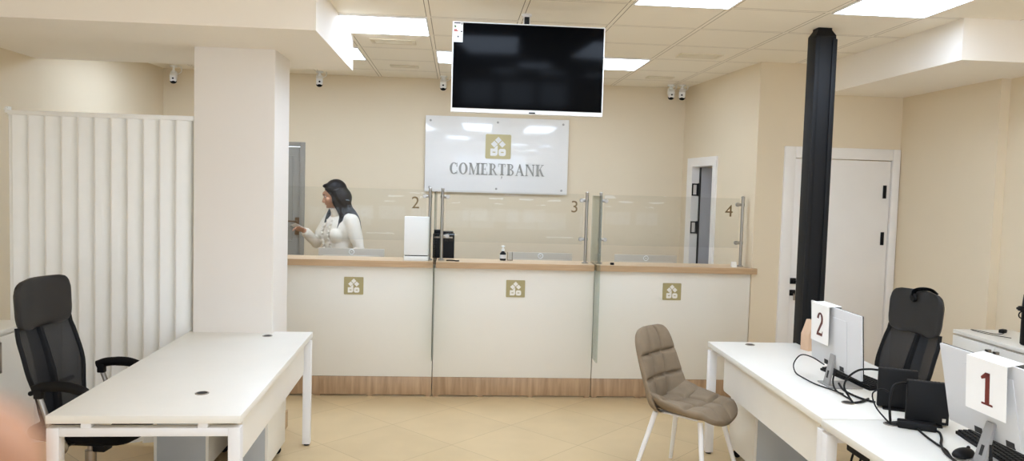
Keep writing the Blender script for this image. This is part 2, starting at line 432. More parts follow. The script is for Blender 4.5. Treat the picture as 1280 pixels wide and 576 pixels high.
# ---- ceiling lights and vents
def cell(c, r): return (GX0+GT*c+.012, GY0+GT*r+.012, GX0+GT*(c+1)-.012, GY0+GT*(r+1)-.012)
def ceiling_light(c, r, label):
    x0, y0, x1, y1 = cell(c, r); cx, cy = (x0+x1)/2, (y0+y1)/2
    t = thing('ceiling_light', label, 'ceiling light', (cx, cy, ZC-.012), 0, 'square ceiling light panels')
    f = MB(); w = .01
    for lo, hi in (((x0, y0), (x1, y0+w)), ((x0, y1-w), (x1, y1)), ((x0, y0+w), (x0+w, y1-w)), ((x1-w, y0+w), (x1, y1-w))):
        f.box((*lo, ZC-.012), (*hi, ZC), .0015)
    f.build('frame', M['white_metal'], t, True)
    f = MB(); f.box((x0+w, y0+w, ZC-.009), (x1-w, y1-w, ZC-.002)); f.build('diffuser', M['light'], t, True, 0)
for a in ((-1, 1, 'large lit ceiling panel right beside the side of the left soffit'),
          (2, -1, 'lit ceiling panel cut by the top of the photo, to the right above the screen'),
          (4, -1, 'lit ceiling panel over the black post, near the right soffit'),
          (-2, 3, 'lit ceiling panel mostly hidden behind the left soffit corner'),
          (0, 3, 'lit ceiling panel showing past the left edge of the hanging screen'),
          (2, 3, 'lit ceiling panel showing past the right edge of the hanging screen'),
          (-4, 3, 'lit ceiling panel out of sight above the folding partition'),
          (0, -1, 'lit ceiling panel just above the top of the photo, in front of the screen'),
          (4, -5, 'added unseen lit panel above the near right desk'),  # from here down: unseen panels added to light the room
          (2, -5, 'added unseen lit panel over the open floor, right of the middle'),
          (0, -5, 'added unseen lit panel over the open floor, in the middle'),
          (4, -9, 'added unseen lit panel near the right shop window'),
          (-4, -9, 'added unseen lit panel near the left shop window'),
          (1, -3, 'added unseen lit panel over the middle of the open floor'),  # unseen, added to brighten the near half of the room
          (0, -9, 'added unseen lit panel near the shop windows')):
    ceiling_light(*a)
def vent(cx, cy, w, d, label):
    t = thing('ceiling_vent', label, 'vent', (cx, cy, ZC-.01), 0, 'narrow ceiling vents')
    f = MB(); q = .03
    for lo, hi in (((-w, -d), (w, -d+q)), ((-w, d-q), (w, d)), ((-w, -d+q), (-w+q, d-q)), ((w-q, -d+q), (w, d-q))):
        f.box((lo[0], lo[1], 0), (hi[0], hi[1], .01), .002)
    f.build('frame', M['ceil_trim'], t)
    for k in range(4):
        y = -d+q+(2*d-2*q)*(k+.5)/4
        f = MB(); f.box((-w+q, y-.006, .003), (w-q, y+.006, .008), .001); f.build('louvre', M['ceil_trim'], t)

vent(-.52, 5.95, .17, .09, 'ceiling vent just behind the large lit panel by the left soffit')
vent(-.52, 7.17, .13, .06, 'ceiling vent close to the back wall, left of the hanging screen')
vent(1.90, 6.02, .17, .09, 'ceiling vent over the right of the counter, in front of the twin cameras')
vent(1.91, 7.24, .13, .06, 'ceiling vent close to the back wall, above the twin cameras')
# ------------------------------------------------------------------ lettering
def stem(x, w, y0=0.0, y1=1.0, s=.075, top=True, bot=True):
    P = [[(x, y0), (x+w, y0), (x+w, y1), (x, y1)]]
    h = .06
    for on, a, bb in ((bot, y0, y0+h), (top, y1-h, y1)):
        if on: P.append([(x-s, a), (x+w+s, a), (x+w+s, bb), (x-s, bb)])
    return P
def ring(cx, cy, rx, ry, tx, ty, a0=0, a1=360, n=28):
    o = arc(cx, cy, rx, ry, a0, a1, n); i = arc(cx, cy, rx-tx, ry-ty, a0, a1, n)
    return [[o[k], o[k+1], i[k+1], i[k]] for k in range(n)]
def bar(x0, y0, x1, y1): return [(x0, y0), (x1, y0), (x1, y1), (x0, y1)]
W, Hh = .22, .07
SERIF = {
 'C': (.80, ring(.42, .5, .40, .515, .215, .085, 48, 312) + [[(.655, .64), (.73, .64), (.73, 1.0), (.69, 1.0), (.655, .90)], [(.655, .10), (.69, .0), (.73, 0), (.73, .30), (.68, .30)]]),
 'O': (.88, ring(.44, .5, .42, .515, .215, .085)),
 'M': (1.06, stem(.11, .085, s=.08) + stem(.80, W, s=.08) + [[(.10, 1), (.28, 1), (.58, .22), (.53, .0), (.44, 0)], [(.50, 0), (.84, 1), (.80, 1), (.49, .16)]]),
 'E': (.72, stem(.12, W) + [bar(.29, .95, .66, 1), bar(.29, 0, .68, .05), bar(.29, .475, .52, .53), bar(.62, .74, .66, .96), bar(.64, .04, .68, .28), bar(.49, .38, .53, .63)]),
 'R': (.84, stem(.12, W) + ring(.36, .74, .32, .26, .16, .055, -90, 90, 14) + [bar(.29, .945, .37, 1), bar(.29, .48, .37, .535), [(.36, .50), (.54, .50), (.80, .06), (.88, .05), (.88, 0), (.68, 0)]]),
 'T': (.76, stem(.295, W, top=False) + [bar(.04, .94, .72, 1), bar(.04, .72, .085, .95), bar(.675, .72, .72, .95)]
       + [[(.34, -.10), (.44, -.10), (.44, -.20), (.36, -.32), (.33, -.30), (.375, -.19), (.34, -.19)]]),
 'B': (.78, stem(.12, W) + ring(.36, .755, .30, .245, .15, .05, -90, 90, 14) + ring(.38, .26, .34, .265, .16, .05, -90, 90, 14) + [bar(.29, .95, .37, 1), bar(.29, .475, .39, .53), bar(.29, 0, .39, .05)]),
 'A': (.90, [[(.10, 0), (.155, 0), (.46, .86), (.42, 1.02), (.37, .86)], [(.42, 1.02), (.48, 1.02), (.84, 0), (.66, 0), (.36, .84)], bar(.22, .30, .66, .36), bar(.02, 0, .26, .05), bar(.57, 0, .90, .05)]),
 'N': (.92, stem(.11, .085, s=.08) + stem(.745, .085, bot=False, s=.08) + [[(.08, 1), (.28, 1), (.82, .18), (.82, -.02), (.77, -.02)]]),
 'K': (.88, stem(.12, W) + [[(.27, .40), (.31, .38), (.72, .97), (.65, .97)], [(.38, .56), (.52, .66), (.80, .06), (.90, .05), (.90, 0), (.66, 0)], bar(.56, .95, .82, 1)]),
 '1': (.5, stem(.24, .17, s=.13, top=False) + [[(.24, 1), (.41, 1), (.41, .9), (.24, .86)], [(.06, .83), (.24, 1.0), (.24, .82), (.10, .76)]]),
 '2': (.62, ring(.31, .71, .28, .30, .17, .085, -30, 175, 18) + [[(.56, .565), (.40, .60), (.07, .14), (.03, .0), (.19, .08)], [(.03, 0), (.56, 0), (.60, .22), (.565, .22), (.52, .12), (.12, .12)]]),
}
def write(b, text, h, o, ux, uy, d, gap=.06, width=None):
    tot = sum(SERIF[c][0] for c in text)+gap*(len(text)-1)
    sx = h if width is None else width/tot
    x = -tot/2
    for c in text:
        for poly in SERIF[c][1]:
            b.prism([((x+p[0])*sx, p[1]*h) for p in poly], o, ux, uy, d)
        x += SERIF[c][0]+gap

def emblem_motif(b, s, o, ux, uy, d):
    """three tilted squares like a roof over two rounded blocks; s = plate size, o = plate centre"""
    P = []
    def dia(cx, cy, r): return [(cx, cy+r), (cx+r, cy), (cx, cy-r), (cx-r, cy)]
    P += [dia(0, .262, .138), dia(-.163, .098, .138), dia(.163, .098, .138)]
    def blk(x0, y0, x1, y1, rs):
        o_ = []
        for (cx, cy, r, a) in ((x1, y1, rs[0], 0), (x0, y1, rs[1], 90), (x0, y0, rs[2], 180), (x1, y0, rs[3], 270)):
            sx_ = -1 if cx == x1 else 1; sy_ = -1 if cy == y1 else 1
            o_ += arc(cx+sx_*r, cy+sy_*r, r, r, a, a+90, 4)
        return o_
    def framed(x0, y0, x1, y1, rs):
        # block with a slot cut out: four pieces around it
        cx, cy = (x0+x1)/2, (y0+y1)/2; hw, hh = (x1-x0)*.2, (y1-y0)*.075
        out = []
        full = blk(x0, y0, x1, y1, rs)
        up = [p for p in full if p[1] >= cy+hh]; dn = [p for p in full if p[1] <= cy-hh]
        out.append(up + [(x0, cy+hh), (x1, cy+hh)]); out.append(dn[:0] + [(x1, cy-hh), (x0, cy-hh)] + dn)
        out.append(bar(x0, cy-hh, cx-hw, cy+hh)); out.append(bar(cx+hw, cy-hh, x1, cy+hh)); return out
    P += framed(-.315, -.375, -.02, -.085, (.03, .02, .02, .10))
    P += framed(.02, -.375, .315, -.085, (.09, .09, .09, .09))
    P += [[(-.02, -.09), (-.02, .045), (-.07, .03), (-.13, -.03), (-.16, -.09)]]
    for p in P: b.prism([(a*s, c*s) for a, c in p], o, ux, uy, d)

# ------------------------------------------------------------------ teller counter
CYF = 6.20
SEAMS = [-1.50, -.175, 1.148, 2.478]
TOPS = [(-1.50, -.186), (-.163, 1.137), (1.162, 2.515)]
EMB = [-.823, .494, 1.806]
LAB = ['white and oak counter unit under the numeral 2, touching the cream column', 'middle white and oak counter unit, under the numeral 3', 'white and oak counter unit under the numeral 4, against the wall corner']
for k in range(3):
    x0, x1 = SEAMS[k]+.003, SEAMS[k+1]-.003; cx = (x0+x1)/2
    t = thing('teller_counter', LAB[k], 'counter', (cx, CYF+.15, 0), 0, 'units of the teller counter')
    f = MB(); f.box((x0, CYF, .165), (x1, CYF+.03, 1.068), .0015); f.build('front_panel', M['counter'], t, True)
    f = MB(); f.box((x0, CYF+.002, .014), (x1, CYF+.03, .163), .001); f.build('plinth', M['plinth'], t, True)
    for q in (.0, .30, .62, 1.0):
        f = MB(); xx = min(max(x0+(x1-x0)*q, x0+.03), x1-.03); f.box((xx-.022, CYF+.006, 0), (xx+.022, CYF+.05, .014)); f.build('foot', M['plinth'], t, True)
    xi = x1 if k < 2 else x1-.03
    for xa in (x0, xi-.018):
        f = MB(); f.box((xa, CYF+.03, .05), (xa+.018, CYF+.26, 1.068)); f.build('side_board', M['counter'], t, True)
    a, c = TOPS[k]
    cb = c if k < 2 else 2.455
    f = MB(); f.prism([(a, CYF-.040), (c, CYF-.040), (c, YD-.002), (cb, YD-.002), (cb, CYF+.29), (a, CYF+.29)], (0, 0, 1.07), X3, Y3, (0, 0, .05)); f.build('worktop', M['oak'], t, True)
    f = MB(); f.box((a, CYF-.0425, 1.071), (c, CYF-.0405, 1.1185)); f.build('edge_band', M['oak_edge'], t, True)
    f = MB(); f.box((x0+.02, CYF+.032, .72), (x1-(.02 if k < 2 else .1), CYF+.80, .745), .002); f.build('inner_desk', M['white'], t, True)
    f = MB(); f.box((x0+.02, CYF+.26, 0), (x0+.045, CYF+.78, .72)); f.build('desk_support', M['white'], t, True)
    ex, ez = EMB[k], .908
    f = MB(); f.prism(rrect(-.078, -.071, .078, .071, .006), (ex, CYF, ez), X3, Z3, (0, -.006, 0)); pl = f.build('emblem_plate', M['gold'], t, True)
    f = MB(); emblem_motif(f, .148, (ex, CYF-.006, ez), X3, Z3, (0, -.002, 0)); f.build('emblem_motif', M['motif'], pl, True)

# glass screens on steel posts
NUM = ['2', '3', '4']
POSTS = [(-1.46, -.225), (-.124, 1.083), (1.201, 2.423)]
NX = [-.345, .979, 2.304]
GY = CYF+.11
def text_mesh(b, s, h, o, ux, uy, d):
    cu = bpy.data.curves.new('glyph', 'FONT'); cu.body = s; cu.resolution_u = 6; cu.align_x = 'CENTER'
    ob = bpy.data.objects.new('glyph', cu); COL.objects.link(ob)
    bpy.context.view_layer.update()
    me = ob.to_mesh(); ys = [v.co.y for v in me.vertices]; k = h/(max(ys)-min(ys)); y0 = min(ys)
    o, ux, uy, d = Vector(o), Vector(ux), Vector(uy), Vector(d)
    vs = [o+ux*(v.co.x*k)+uy*((v.co.y-y0)*k) for v in me.vertices]; n = len(vs)
    t = bmesh.new(); tv = [t.verts.new(p) for p in vs]
    for p in me.polygons:
        try: t.faces.new([tv[i] for i in p.vertices])
        except ValueError: pass
    bmesh.ops.remove_doubles(t, verts=list(t.verts), dist=1e-6)
    r = bmesh.ops.extrude_face_region(t, geom=list(t.faces))
    bmesh.ops.translate(t, verts=[g for g in r['geom'] if isinstance(g, bmesh.types.BMVert)], vec=d)
    b.merge(t); ob.to_mesh_clear(); bpy.data.objects.remove(ob); bpy.data.curves.remove(cu)
for k in range(3):
    xa, xb = POSTS[k]; cx = (xa+xb)/2
    t = thing('glass_screen', 'clear glass screen with the numeral %s above the counter' % NUM[k], 'glass screen', (cx, GY, 1.12), 0, 'glass screens along the counter')
    f = MB(); f.box((xa+.03, GY-.004, 1.279), (xb-.03, GY+.004, 1.70), .001); pane = f.build('glass_pane', M['glass'], t, True)
    for x, s in ((xa, 1), (xb, -1)):
        f = MB(); f.tube([(x, GY, 1.12), (x, GY, 1.712)], .0125, 14); f.lathe([(.0125, 0), (.028, 0), (.028, .006), (.0125, .012)], (x, GY, 1.12)); f.lathe([(.0125, 0), (.0145, 0), (.0145, .006), (.008, .012)], (x, GY, 1.708))
        po = f.build('post', M['chrome'], t, True)
        for z in (1.648, 1.322):
            f = MB(); f.tube([(x, GY, z), (x+s*.032, GY, z)], .008); f.lathe([(.0155, -.012), (.0165, -.006), (.0165, .006), (.0155, .012)], (x, GY, z))
            f.lathe([(.015, -.013), (.017, -.008), (.017, .008), (.015, .013)], (x+s*.045, GY, z), Matrix.Rotation(PI/2, 3, 'X')); f.lathe([(.012, -.012), (.013, .012)], (x+s*.03, GY, z), Matrix.Rotation(PI/2, 3, 'Y')); f.build('clamp', M['chrome'], po, True)
    f = MB(); text_mesh(f, NUM[k], .098, (NX[k], GY-.0042, 1.545), X3, Z3, (0, -.002, 0)); f.build('numeral', M['bronze'], pane, True)
for k, (x, lab) in enumerate(((-.1745, 'upright glass divider fin between windows 2 and 3'), (1.1495, 'upright glass divider fin between windows 3 and 4'))):
    f = MB(); y0 = CYF-.21
    f.prism([(y0, .345), (CYF-.001, .345), (CYF-.001, 1.122), (CYF+.20, 1.122), (CYF+.20, 1.69), (y0, 1.69)], (x-.005, 0, 0), Y3, Z3, (.010, 0, 0))
    tag(f.build('glass_divider', M['fin_glass'], smooth=0), lab, 'glass divider', 'glass divider fins')

# ------------------------------------------------------------------ sign board on the back wall
SX0, SX1, SZ0, SZ1 = -.345, 1.14, 1.675, 2.456
t = thing('wall_sign', 'glossy white board reading COMERTBANK under a gold emblem', 'sign', ((SX0+SX1)/2, YB, SZ0))
f = MB(); f.box((SX0, YB-.034, SZ0), (SX1, YB-.022, SZ1), .002); f.build('board', M['acrylic'], t, True)
s_ = .0115
for x in (SX0+.05, (SX0+SX1)/2, SX1-.06):
    for z in (SZ0+.045, SZ1-.05):
        f = MB(); f.lathe([(s_, 0), (s_, .004), (s_*.6, .006)], (x, YB-.034, z), Matrix.Rotation(PI/2, 3, 'X')); f.lathe([(.008, -.022), (.008, 0)], (x, YB-.0, z), Matrix.Rotation(PI/2, 3, 'X') @ Matrix.Rotation(PI, 3, 'X')); f.build('screw', M['screw'], t, True)
f = MB(); f.prism(rrect(-.132, -.126, .132, .126, .014), (.407, YB-.034, 2.157), X3, Z3, (0, -.008, 0)); pl = f.build('emblem_plate', M['sign_gold'], t, True)
f = MB(); emblem_motif(f, .255, (.407, YB-.042, 2.157), X3, Z3, (0, -.003, 0)); f.build('emblem_motif', M['acrylic'], pl, True)
f = MB(); write(f, 'COMERTBANK', .119, (.402, YB-.034, 1.862), X3, Z3, (0, -.006, 0), width=.985); f.build('lettering', M['letter'], t, True)

# ------------------------------------------------------------------ hanging television
TX0, TX1, TZ0, TZ1, TY = -.056, .895, 2.197, 2.752, 4.75
t = thing('television', 'large black flat television hung from the ceiling', 'television', ((TX0+TX1)/2, TY+.04, TZ0))
f = MB(); f.box((TX0, TY, TZ0), (TX1, TY+.045, TZ1), .005)
f.box((TX0+.2, TY+.045, TZ0+.06), (TX1-.2, TY+.085, TZ1-.14), .015); f.build('casing', M['white_plastic'], t, True)
f = MB(); f.box((TX0+.008, TY-.003, TZ0+.026), (TX1-.008, TY+.002, TZ1-.008), .001); f.build('screen', M['black_gloss'], t, True)
f = MB(); f.box((.43, TY-.004, TZ0+.005), (.47, TY+.006, TZ0+.013), .002); f.build('sensor', M['black'], t, True)
f = MB(); f.tube([(.41, TY+.11, ZC), (.41, TY+.11, 2.45)], .022, 14); f.lathe([(.032, 0), (.032, .012)], (.41, TY+.11, ZC-.012)); f.box((.34, TY+.086, 2.40), (.48, TY+.13, 2.52), .004); f.build('mount_pole', M['white_metal'], t, True)
f = MB(); f.box((TX0+.004, TY-.0055, TZ1-.128), (TX0+.064, TY-.0035, TZ1-.004)); st = f.build('energy_sticker', M['paper'], t, True)
def stk(m, x0, z0, x1, z1):
    f = MB(); f.box((TX0+.004+x0, TY-.0062, TZ1-.128+z0), (TX0+.004+x1, TY-.0056, TZ1-.128+z1)); f.build('print', M[m], st, True, 0)
stk('ink', .006, .112, .046, .119); stk('ink', .05, .106, .056, .119); stk('green', .008, .088, .018, .098); stk('green', .008, .098, .014, .103); stk('red', .006, .064, .03, .07); stk('red', .006, .071, .024, .077); stk('ink', .046, .06, .056, .068); stk('ink', .026, .028, .036, .038)
b = MB(); b.box((.388, TY+.006, TZ1), (.418, TY+.034, TZ1+.046), .003); b.lathe([(.005, 0), (.005, .004)], (.402, TY+.006, TZ1+.024), Matrix.Rotation(PI/2, 3, 'X'), 12)
tag(b.build('set_top_camera', M['black']), 'small black camera box on top of the hanging television', 'camera')

# ------------------------------------------------------------------ security cameras
def security_camera(x, y, z, yaw, label, side=1):
    t = thing('security_camera', label, 'security camera', (x, y, z), 0, 'white security cameras under the ceiling')
    f = MB(); f.lathe([(.034, ZC-z-.014), (.034, ZC-z)], (0, 0, 0)); f.tube([(0, 0, ZC-z-.014), (0, .0, .055)], .011); f.sphere((0, 0, .045), .018); f.build('mount', M['white_plastic'], t)
    m = Matrix.Rotation(yaw, 4, 'Z') @ Matrix.Rotation(math.radians(28), 4, 'X')
    f = MB(); f.box((-.031, -.07, -.034), (.031, .045, .034), .011, 3, m); bd = f.build('body', M['white_plastic'], t)
    f = MB(); m3 = m.to_3x3()
    f.lathe([(.009, 0), (.009, .003)], m @ Vector((0, -.075, .006)), m3 @ Matrix.Rotation(PI/2, 3, 'X'), 14); f.build('lens', M['black'], bd)
    f = MB(); f.sphere(m @ Vector((.0, -.045, -.036)), .032, sc=(1, .9, .8)); f.build('dark_dome', M['black_gloss'], bd)
    f = MB(); f.tube(smoothpath([(.03*side, .03, ZC-z-.002), (.06*side, .03, .09), (.062*side, .03, .045), (.02*side, .04, .02)]), .004, 6); f.build('lead', M['white_plastic'], t)
zc = 2.755
security_camera(-2.80, 7.72, 2.735, .25, 'security camera in the corner above the folding partition')
security_camera(-1.395, 7.72, 2.755, .2, 'security camera showing just below the left soffit corner')
security_camera(-.17, 7.72, 2.765, 0, 'security camera beside the left edge of the hanging screen')
security_camera(2.155, 7.72, 2.757, -.1, 'left one of the twin cameras in the back right corner')
security_camera(2.27, 7.70, 2.755, -.35, 'right one of the twin cameras in the back right corner')

# ------------------------------------------------------------------ things on and behind the counter
def counter_monitor(cx, label):
    t = thing('desk_monitor', label, 'monitor', (cx, 6.75, .745), 0, 'monitors behind the counter')
    f = MB(); f.box((-.287, 0, .06), (.287, .012, .418), .004); f.box((-.25, -.022, .09), (.25, 0, .36), .012); f.build('casing', M['monitor'], t)
    f = MB(); f.box((-.279, .0125, .075), (.279, .014, .411)); f.build('screen', M['black_gloss'], t)
    f = MB(); f.tube([(.021*math.cos(a), -.001, .388+.021*math.sin(a)) for a in [2*PI*k/24 for k in range(25)]], .0035, 8); f.tube([(-.008, -.001, .388), (.008, -.001, .388)], .003, 8); f.build('round_logo', M['white_plastic'], t)
    f = MB(); f.box((-.025, -.045, .004), (.025, -.024, .28), .004); f.box((-.11, -.12, 0), (.11, .08, .008), .003); f.build('stand', M['monitor'], t)
counter_monitor(-.92, 'silver back of the monitor in front of the standing woman')
counter_monitor(.754, 'silver monitor back behind the middle counter, beside the pump bottle')
counter_monitor(1.715, 'silver monitor back behind the counter at window 4')
ZT = 1.12
t = thing('upright_stand', 'white upright box with a slot near its foot, on the counter at window 2', 'stand', (-.325, 6.245, ZT))
f = MB(); f.box((-.101, -.035, .045), (.098, .035, .36), .006); f.build('panel', M['white_plastic'], t)
f = MB(); f.box((-.101, -.04, 0), (.098, .04, .038), .004); f.build('base', M['white_plastic'], t)
f = MB(); f.box((-.094, -.03, .038), (.091, .03, .045)); f.build('slot', M['rubber'], t)
t = thing('counting_machine', 'black box-shaped machine behind the steel posts of windows 2 and 3', 'machine', (-.115, 6.74, .745))
f = MB(); f.box((-.092, -.09, 0), (.096, .09, .575), .01); f.build('body', M['black'], t)
f = MB(); f.box((-.085, -.07, .575), (-.02, .07, .602), .008); f.build('top_tray', M['black'], t)
f = MB(); f.box((-.01, -.07, .575), (.085, .07, .59), .006); f.build('top_tray', M['black'], t)
f = MB(); f.box((-.075, -.094, .535), (.08, -.09, .548), .001); f.build('trim_strip', M['steel'], t)
tag(MB().tube(smoothpath([(-.08, 6.26, ZT+.005), (-.03, 6.25, ZT+.007), (.0, 6.23, ZT+.005), (.025, 6.24, ZT+.005)]), .005, 8).build('pen_cord', M['cable']), 'short black cord lying on the counter right of the posts', 'cord')
t = thing('pump_bottle', 'small pump bottle with a white top on the middle counter', 'bottle', (.395, 6.40, ZT), 0)
f = MB(); f.lathe([(.024, 0), (.026, .006), (.026, .06), (.012, .075), (.012, .08)]); bo = f.build('bottle', M['black'], t)
f = MB(); f.lathe([(.0265, .018), (.0265, .05)]); f.build('sticker', M['monitor_white'], bo)
f = MB(); f.lathe([(.014, .08), (.014, .1), (.006, .1), (.006, .115), (.016, .115), (.016, .125), (.004, .128)]); f.box((-.006, -.04, .114), (.006, 0, .124), .003); f.build('pump_top', M['white_plastic'], t)
t = thing('clear_holder', 'small clear holder next to the pump bottle', 'holder', (.455, 6.41, ZT))
f = MB(); f.box((-.022, -.03, 0), (.022, .03, .004)); f.box((-.022, -.03, .004), (-.019, .03, .07)); f.box((.019, -.03, .004), (.022, .03, .07)); f.build('body', M['glass'], t)
b = MB(); b.box((1.283, 6.215, ZT), (1.313, 6.24, ZT+.018), .003); tag(b.build('black_clip', M['black']), 'tiny black block on the edge of the counter at window 4', 'clip')
t = thing('small_card', 'small white folded card at the foot of the far right steel post', 'card', (2.345, 6.25, ZT))
f = MB(); f.prism([(-.02, 0), (0, .045), (.02, 0), (.017, 0), (0, .04), (-.017, 0)], (-.022, 0, 0), Y3, Z3, (.044, 0, 0)); f.build('card', M['paper'], t)
# ------------------------------------------------------------------ desks
def make_desk(name, label, loc, rz, hx, hy, panel_side, py0, py1, pz0, grommets, group):
    t = thing(name, label, 'desk', (*loc, 0), rz, group)
    f = MB(); f.box((-hx, -hy, .716), (hx, hy, .75), .002); top = f.build('desktop', M['white'], t)
    lw = .05
    for i, sy in enumerate((-1, 1)):
        ya, yb = (-hy+.002, -hy+.002+lw) if sy < 0 else (hy-.002-lw, hy-.002)
        f = MB(); f.box((-hx+.002+lw, ya, .661), (hx-.002-lw, yb, .696), .002); f.build('end_rail', M['white_metal'], t)
        for sx in (-1, 1):
            xa, xb = (-hx+.002, -hx+.002+lw) if sx < 0 else (hx-.002-lw, hx-.002)
            f = MB(); f.box((xa, ya, .012), (xb, yb, .696), .002)
            leg = f.build('leg', M['white_metal'], t)
            f = MB(); f.lathe([(.018, 0), (.018, .012)], ((xa+xb)/2, (ya+yb)/2, 0)); f.build('foot', M['rubber'], leg)
        for fx in (-.6, .6):
            f = MB(); f.box((fx*hx-.02, ya+.004, .696), (fx*hx+.02, yb-.004, .716), .001); f.build('spacer', M['white_metal'], t)
    for sx in (-.55, .55):
        f = MB(); f.box((sx*hx-.018, -hy+.05, .661), (sx*hx+.018, hy-.05, .693), .002); f.build('side_rail', M['white_metal'], t)
    px = panel_side*(hx-.045)
    f = MB(); f.prism(rrect(py0, pz0, py1, .713, .022), (px-.009, 0, 0), Y3, Z3, (.018, 0, 0)); f.build('modesty_panel', M['white'], t)
    for gx, gy in grommets:
        f = MB(); f.lathe([(.031, .0), (.031, .003), (.026, .0045), (.024, .003), (.024, .0)], (gx, gy, .7495)); g = f.build('grommet', M['steel'], t)
        f = MB(); f.lathe([(.0235, .0), (.0235, .0025)], (gx, gy, .7498)); f.build('grommet_hole', M['rubber'], g)
    return t
make_desk('office_desk', 'empty white desk at the left, beside the mesh chair', (-1.30, 4.122), math.radians(1.4), .39, .918, 1, -.74, .80, .50,
          [(.13, -.575), (.13, .77)], None)
make_desk('office_desk', 'white desk carrying the monitor with the card 2', (2.075, 4.062), math.radians(-1.4), .405, .845, -1, -.75, .60, .485,
          [(-.15, .757), (-.16, -.587)], 'white desks in the right row')
make_desk('office_desk', 'white desk carrying the monitor with the card 1, at the bottom right', (2.05, 2.37), 0, .415, .84, -1, -.72, .50, .46,
          [(-.13, .78)], 'white desks in the right row')

def pedestal(x0, y0, x1, y1, front, label, group=None):
    cx, cy = (x0+x1)/2, (y0+y1)/2
    t = thing('drawer_pedestal', label, 'drawers', (cx, cy, 0), 0, group)
    z0, z1 = .065, .60; hx, hy = (x1-x0)/2, (y1-y0)/2
    a = (-hx, hx-.018) if front > 0 else (-hx+.018, hx)
    a2 = (-hx+.018, hx-.018)
    f = MB(); f.box((a2[0], -hy, z0), (a2[1], hy, z1), .001); f.build('carcass', M['pedestal'], t)
    bx = (-hx, -hx+.0175) if front > 0 else (hx-.0175, hx)
    f = MB(); f.box((bx[0], -hy, z0), (bx[1], hy, z1), .001); f.build('back_panel', M['white'], t)
    fx = (hx-.0175, hx) if front > 0 else (-hx, -hx+.0175)
    for k in range(3):
        za = z0+(z1-z0)*k/3+.002; zb = z0+(z1-z0)*(k+1)/3-.002
        f = MB(); f.box((fx[0], -hy+.002, za), (fx[1], hy-.002, zb), .001); dr = f.build('drawer', M['white'], t)
        s = 1 if front > 0 else -1; ex = hx*s
        f = MB(); f.tube([(ex, -.06, zb-.05), (ex+s*.022, -.06, zb-.05), (ex+s*.022, .06, zb-.05), (ex, .06, zb-.05)], .005); f.build('handle', M['steel'], dr)
    for sx in (-1, 1):
        for sy in (-1, 1):
            f = MB(); f.lathe([(.024, -.009), (.026, -.006), (.026, .006), (.024, .009)], (sx*(hx-.04), sy*(hy-.05), .026), Matrix.Rotation(PI/2, 3, 'X'))
            f.box((sx*(hx-.04)-.015, sy*(hy-.05)-.012, .045), (sx*(hx-.04)+.015, sy*(hy-.05)+.012, .066)); f.build('caster', M['black'], t)
pedestal(-1.72, 4.45, -1.41, 4.93, -1, 'drawer pedestal with shade-grey sides under the left desk, nearer its chair')
pedestal(-1.255, 4.45, -1.072, 4.90, -1, 'narrow pedestal under the left desk behind its hanging panel')
pedestal(1.845, 4.44, 2.26, 4.86, 1, 'drawer pedestal under the far end of the right desk row')

# ------------------------------------------------------------------ low cabinets along the side walls
def cabinet(label, x0, x1, y0, y1, zt, face, pairs):
    t = thing('low_cabinet', label, 'cabinet', ((x0+x1)/2, (y0+y1)/2, 0))
    dk = .018
    xb0, xb1 = (x0, x1-dk) if face > 0 else (x0+dk, x1)
    f = MB(); f.box((xb0, y0, .0), (xb1, y1, zt-.032), .001); f.build('body', M['white'], t, True)
    f = MB(); f.box((x0, y0, zt-.025), (x1, y1, zt), .002); f.build('top', M['white'], t, True)
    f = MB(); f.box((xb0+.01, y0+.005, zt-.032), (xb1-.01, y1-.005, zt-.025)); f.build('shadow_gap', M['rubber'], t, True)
    xd0, xd1 = (x1-dk+.001, x1) if face > 0 else (x0, x0+dk-.001)
    w = (y1-y0)/(2*pairs)
    for k in range(2*pairs):
        f = MB(); f.box((xd0, y0+w*k+.002, .07), (xd1, y0+w*(k+1)-.002, zt-.036), .0015); d = f.build('door', M['white'], t, True)
        hy = y0+w*(k+1)-.035 if k % 2 == 0 else y0+w*k+.035
        s = 1 if face > 0 else -1; ex = x1 if face > 0 else x0
        f = MB(); f.box((ex+(0 if s > 0 else -.03), hy-.009, zt-.075), (ex+(.03 if s > 0 else 0), hy+.009, zt-.058), .001); f.box((ex+(0 if s > 0 else -.03), hy-.009, zt-.235), (ex+(.03 if s > 0 else 0), hy+.009, zt-.218), .001)
        f.box((ex+(.02 if s > 0 else -.03), hy-.009, zt-.235), (ex+(.03 if s > 0 else -.02), hy+.009, zt-.058), .001); f.build('handle', M['steel'], d, True)
    return t
cabinet('white low cabinet with steel handles along the right wall', 3.30, 3.705, 3.19, 4.77, .885, -1, 2)
cabinet('white low cabinet at the left edge, behind the mesh chair', -3.04, -2.60, 3.15, 4.86, .835, 1, 2)

# ------------------------------------------------------------------ folding partition
CVX0, CVX1, CVY = -2.80, -1.70, 5.02
t = thing('folding_partition', 'white folding partition of upright slats between left wall and column', 'partition', ((CVX0+CVX1)/2, CVY, 0))
n = 11; p = (CVX1-CVX0)/n
f = MB(); th = .006
for k in range(n):
    x0 = CVX0+p*k
    # a broad slat running back to the right, then a short return forward to the next hinge
    front = [(x0+.001, CVY-.030), (x0+p*.12, CVY-.034), (x0+p*.45, CVY-.026), (x0+p*.75, CVY-.012), (x0+p*.93, CVY+.006), (x0+p*.985, CVY+.010)]
    poly = front + [(x0+p-.0005, CVY-.024), (x0+p+.0, CVY-.020), (x0+p*.99, CVY+.018)] + [(q[0], q[1]+.006) for q in front[::-1][1:]]
    sl = MB(); sl.prism(poly, (0, 0, .02), X3, Y3, (0, 0, 2.085)); sl.build('slat', M['curtain'], t, True, 25)
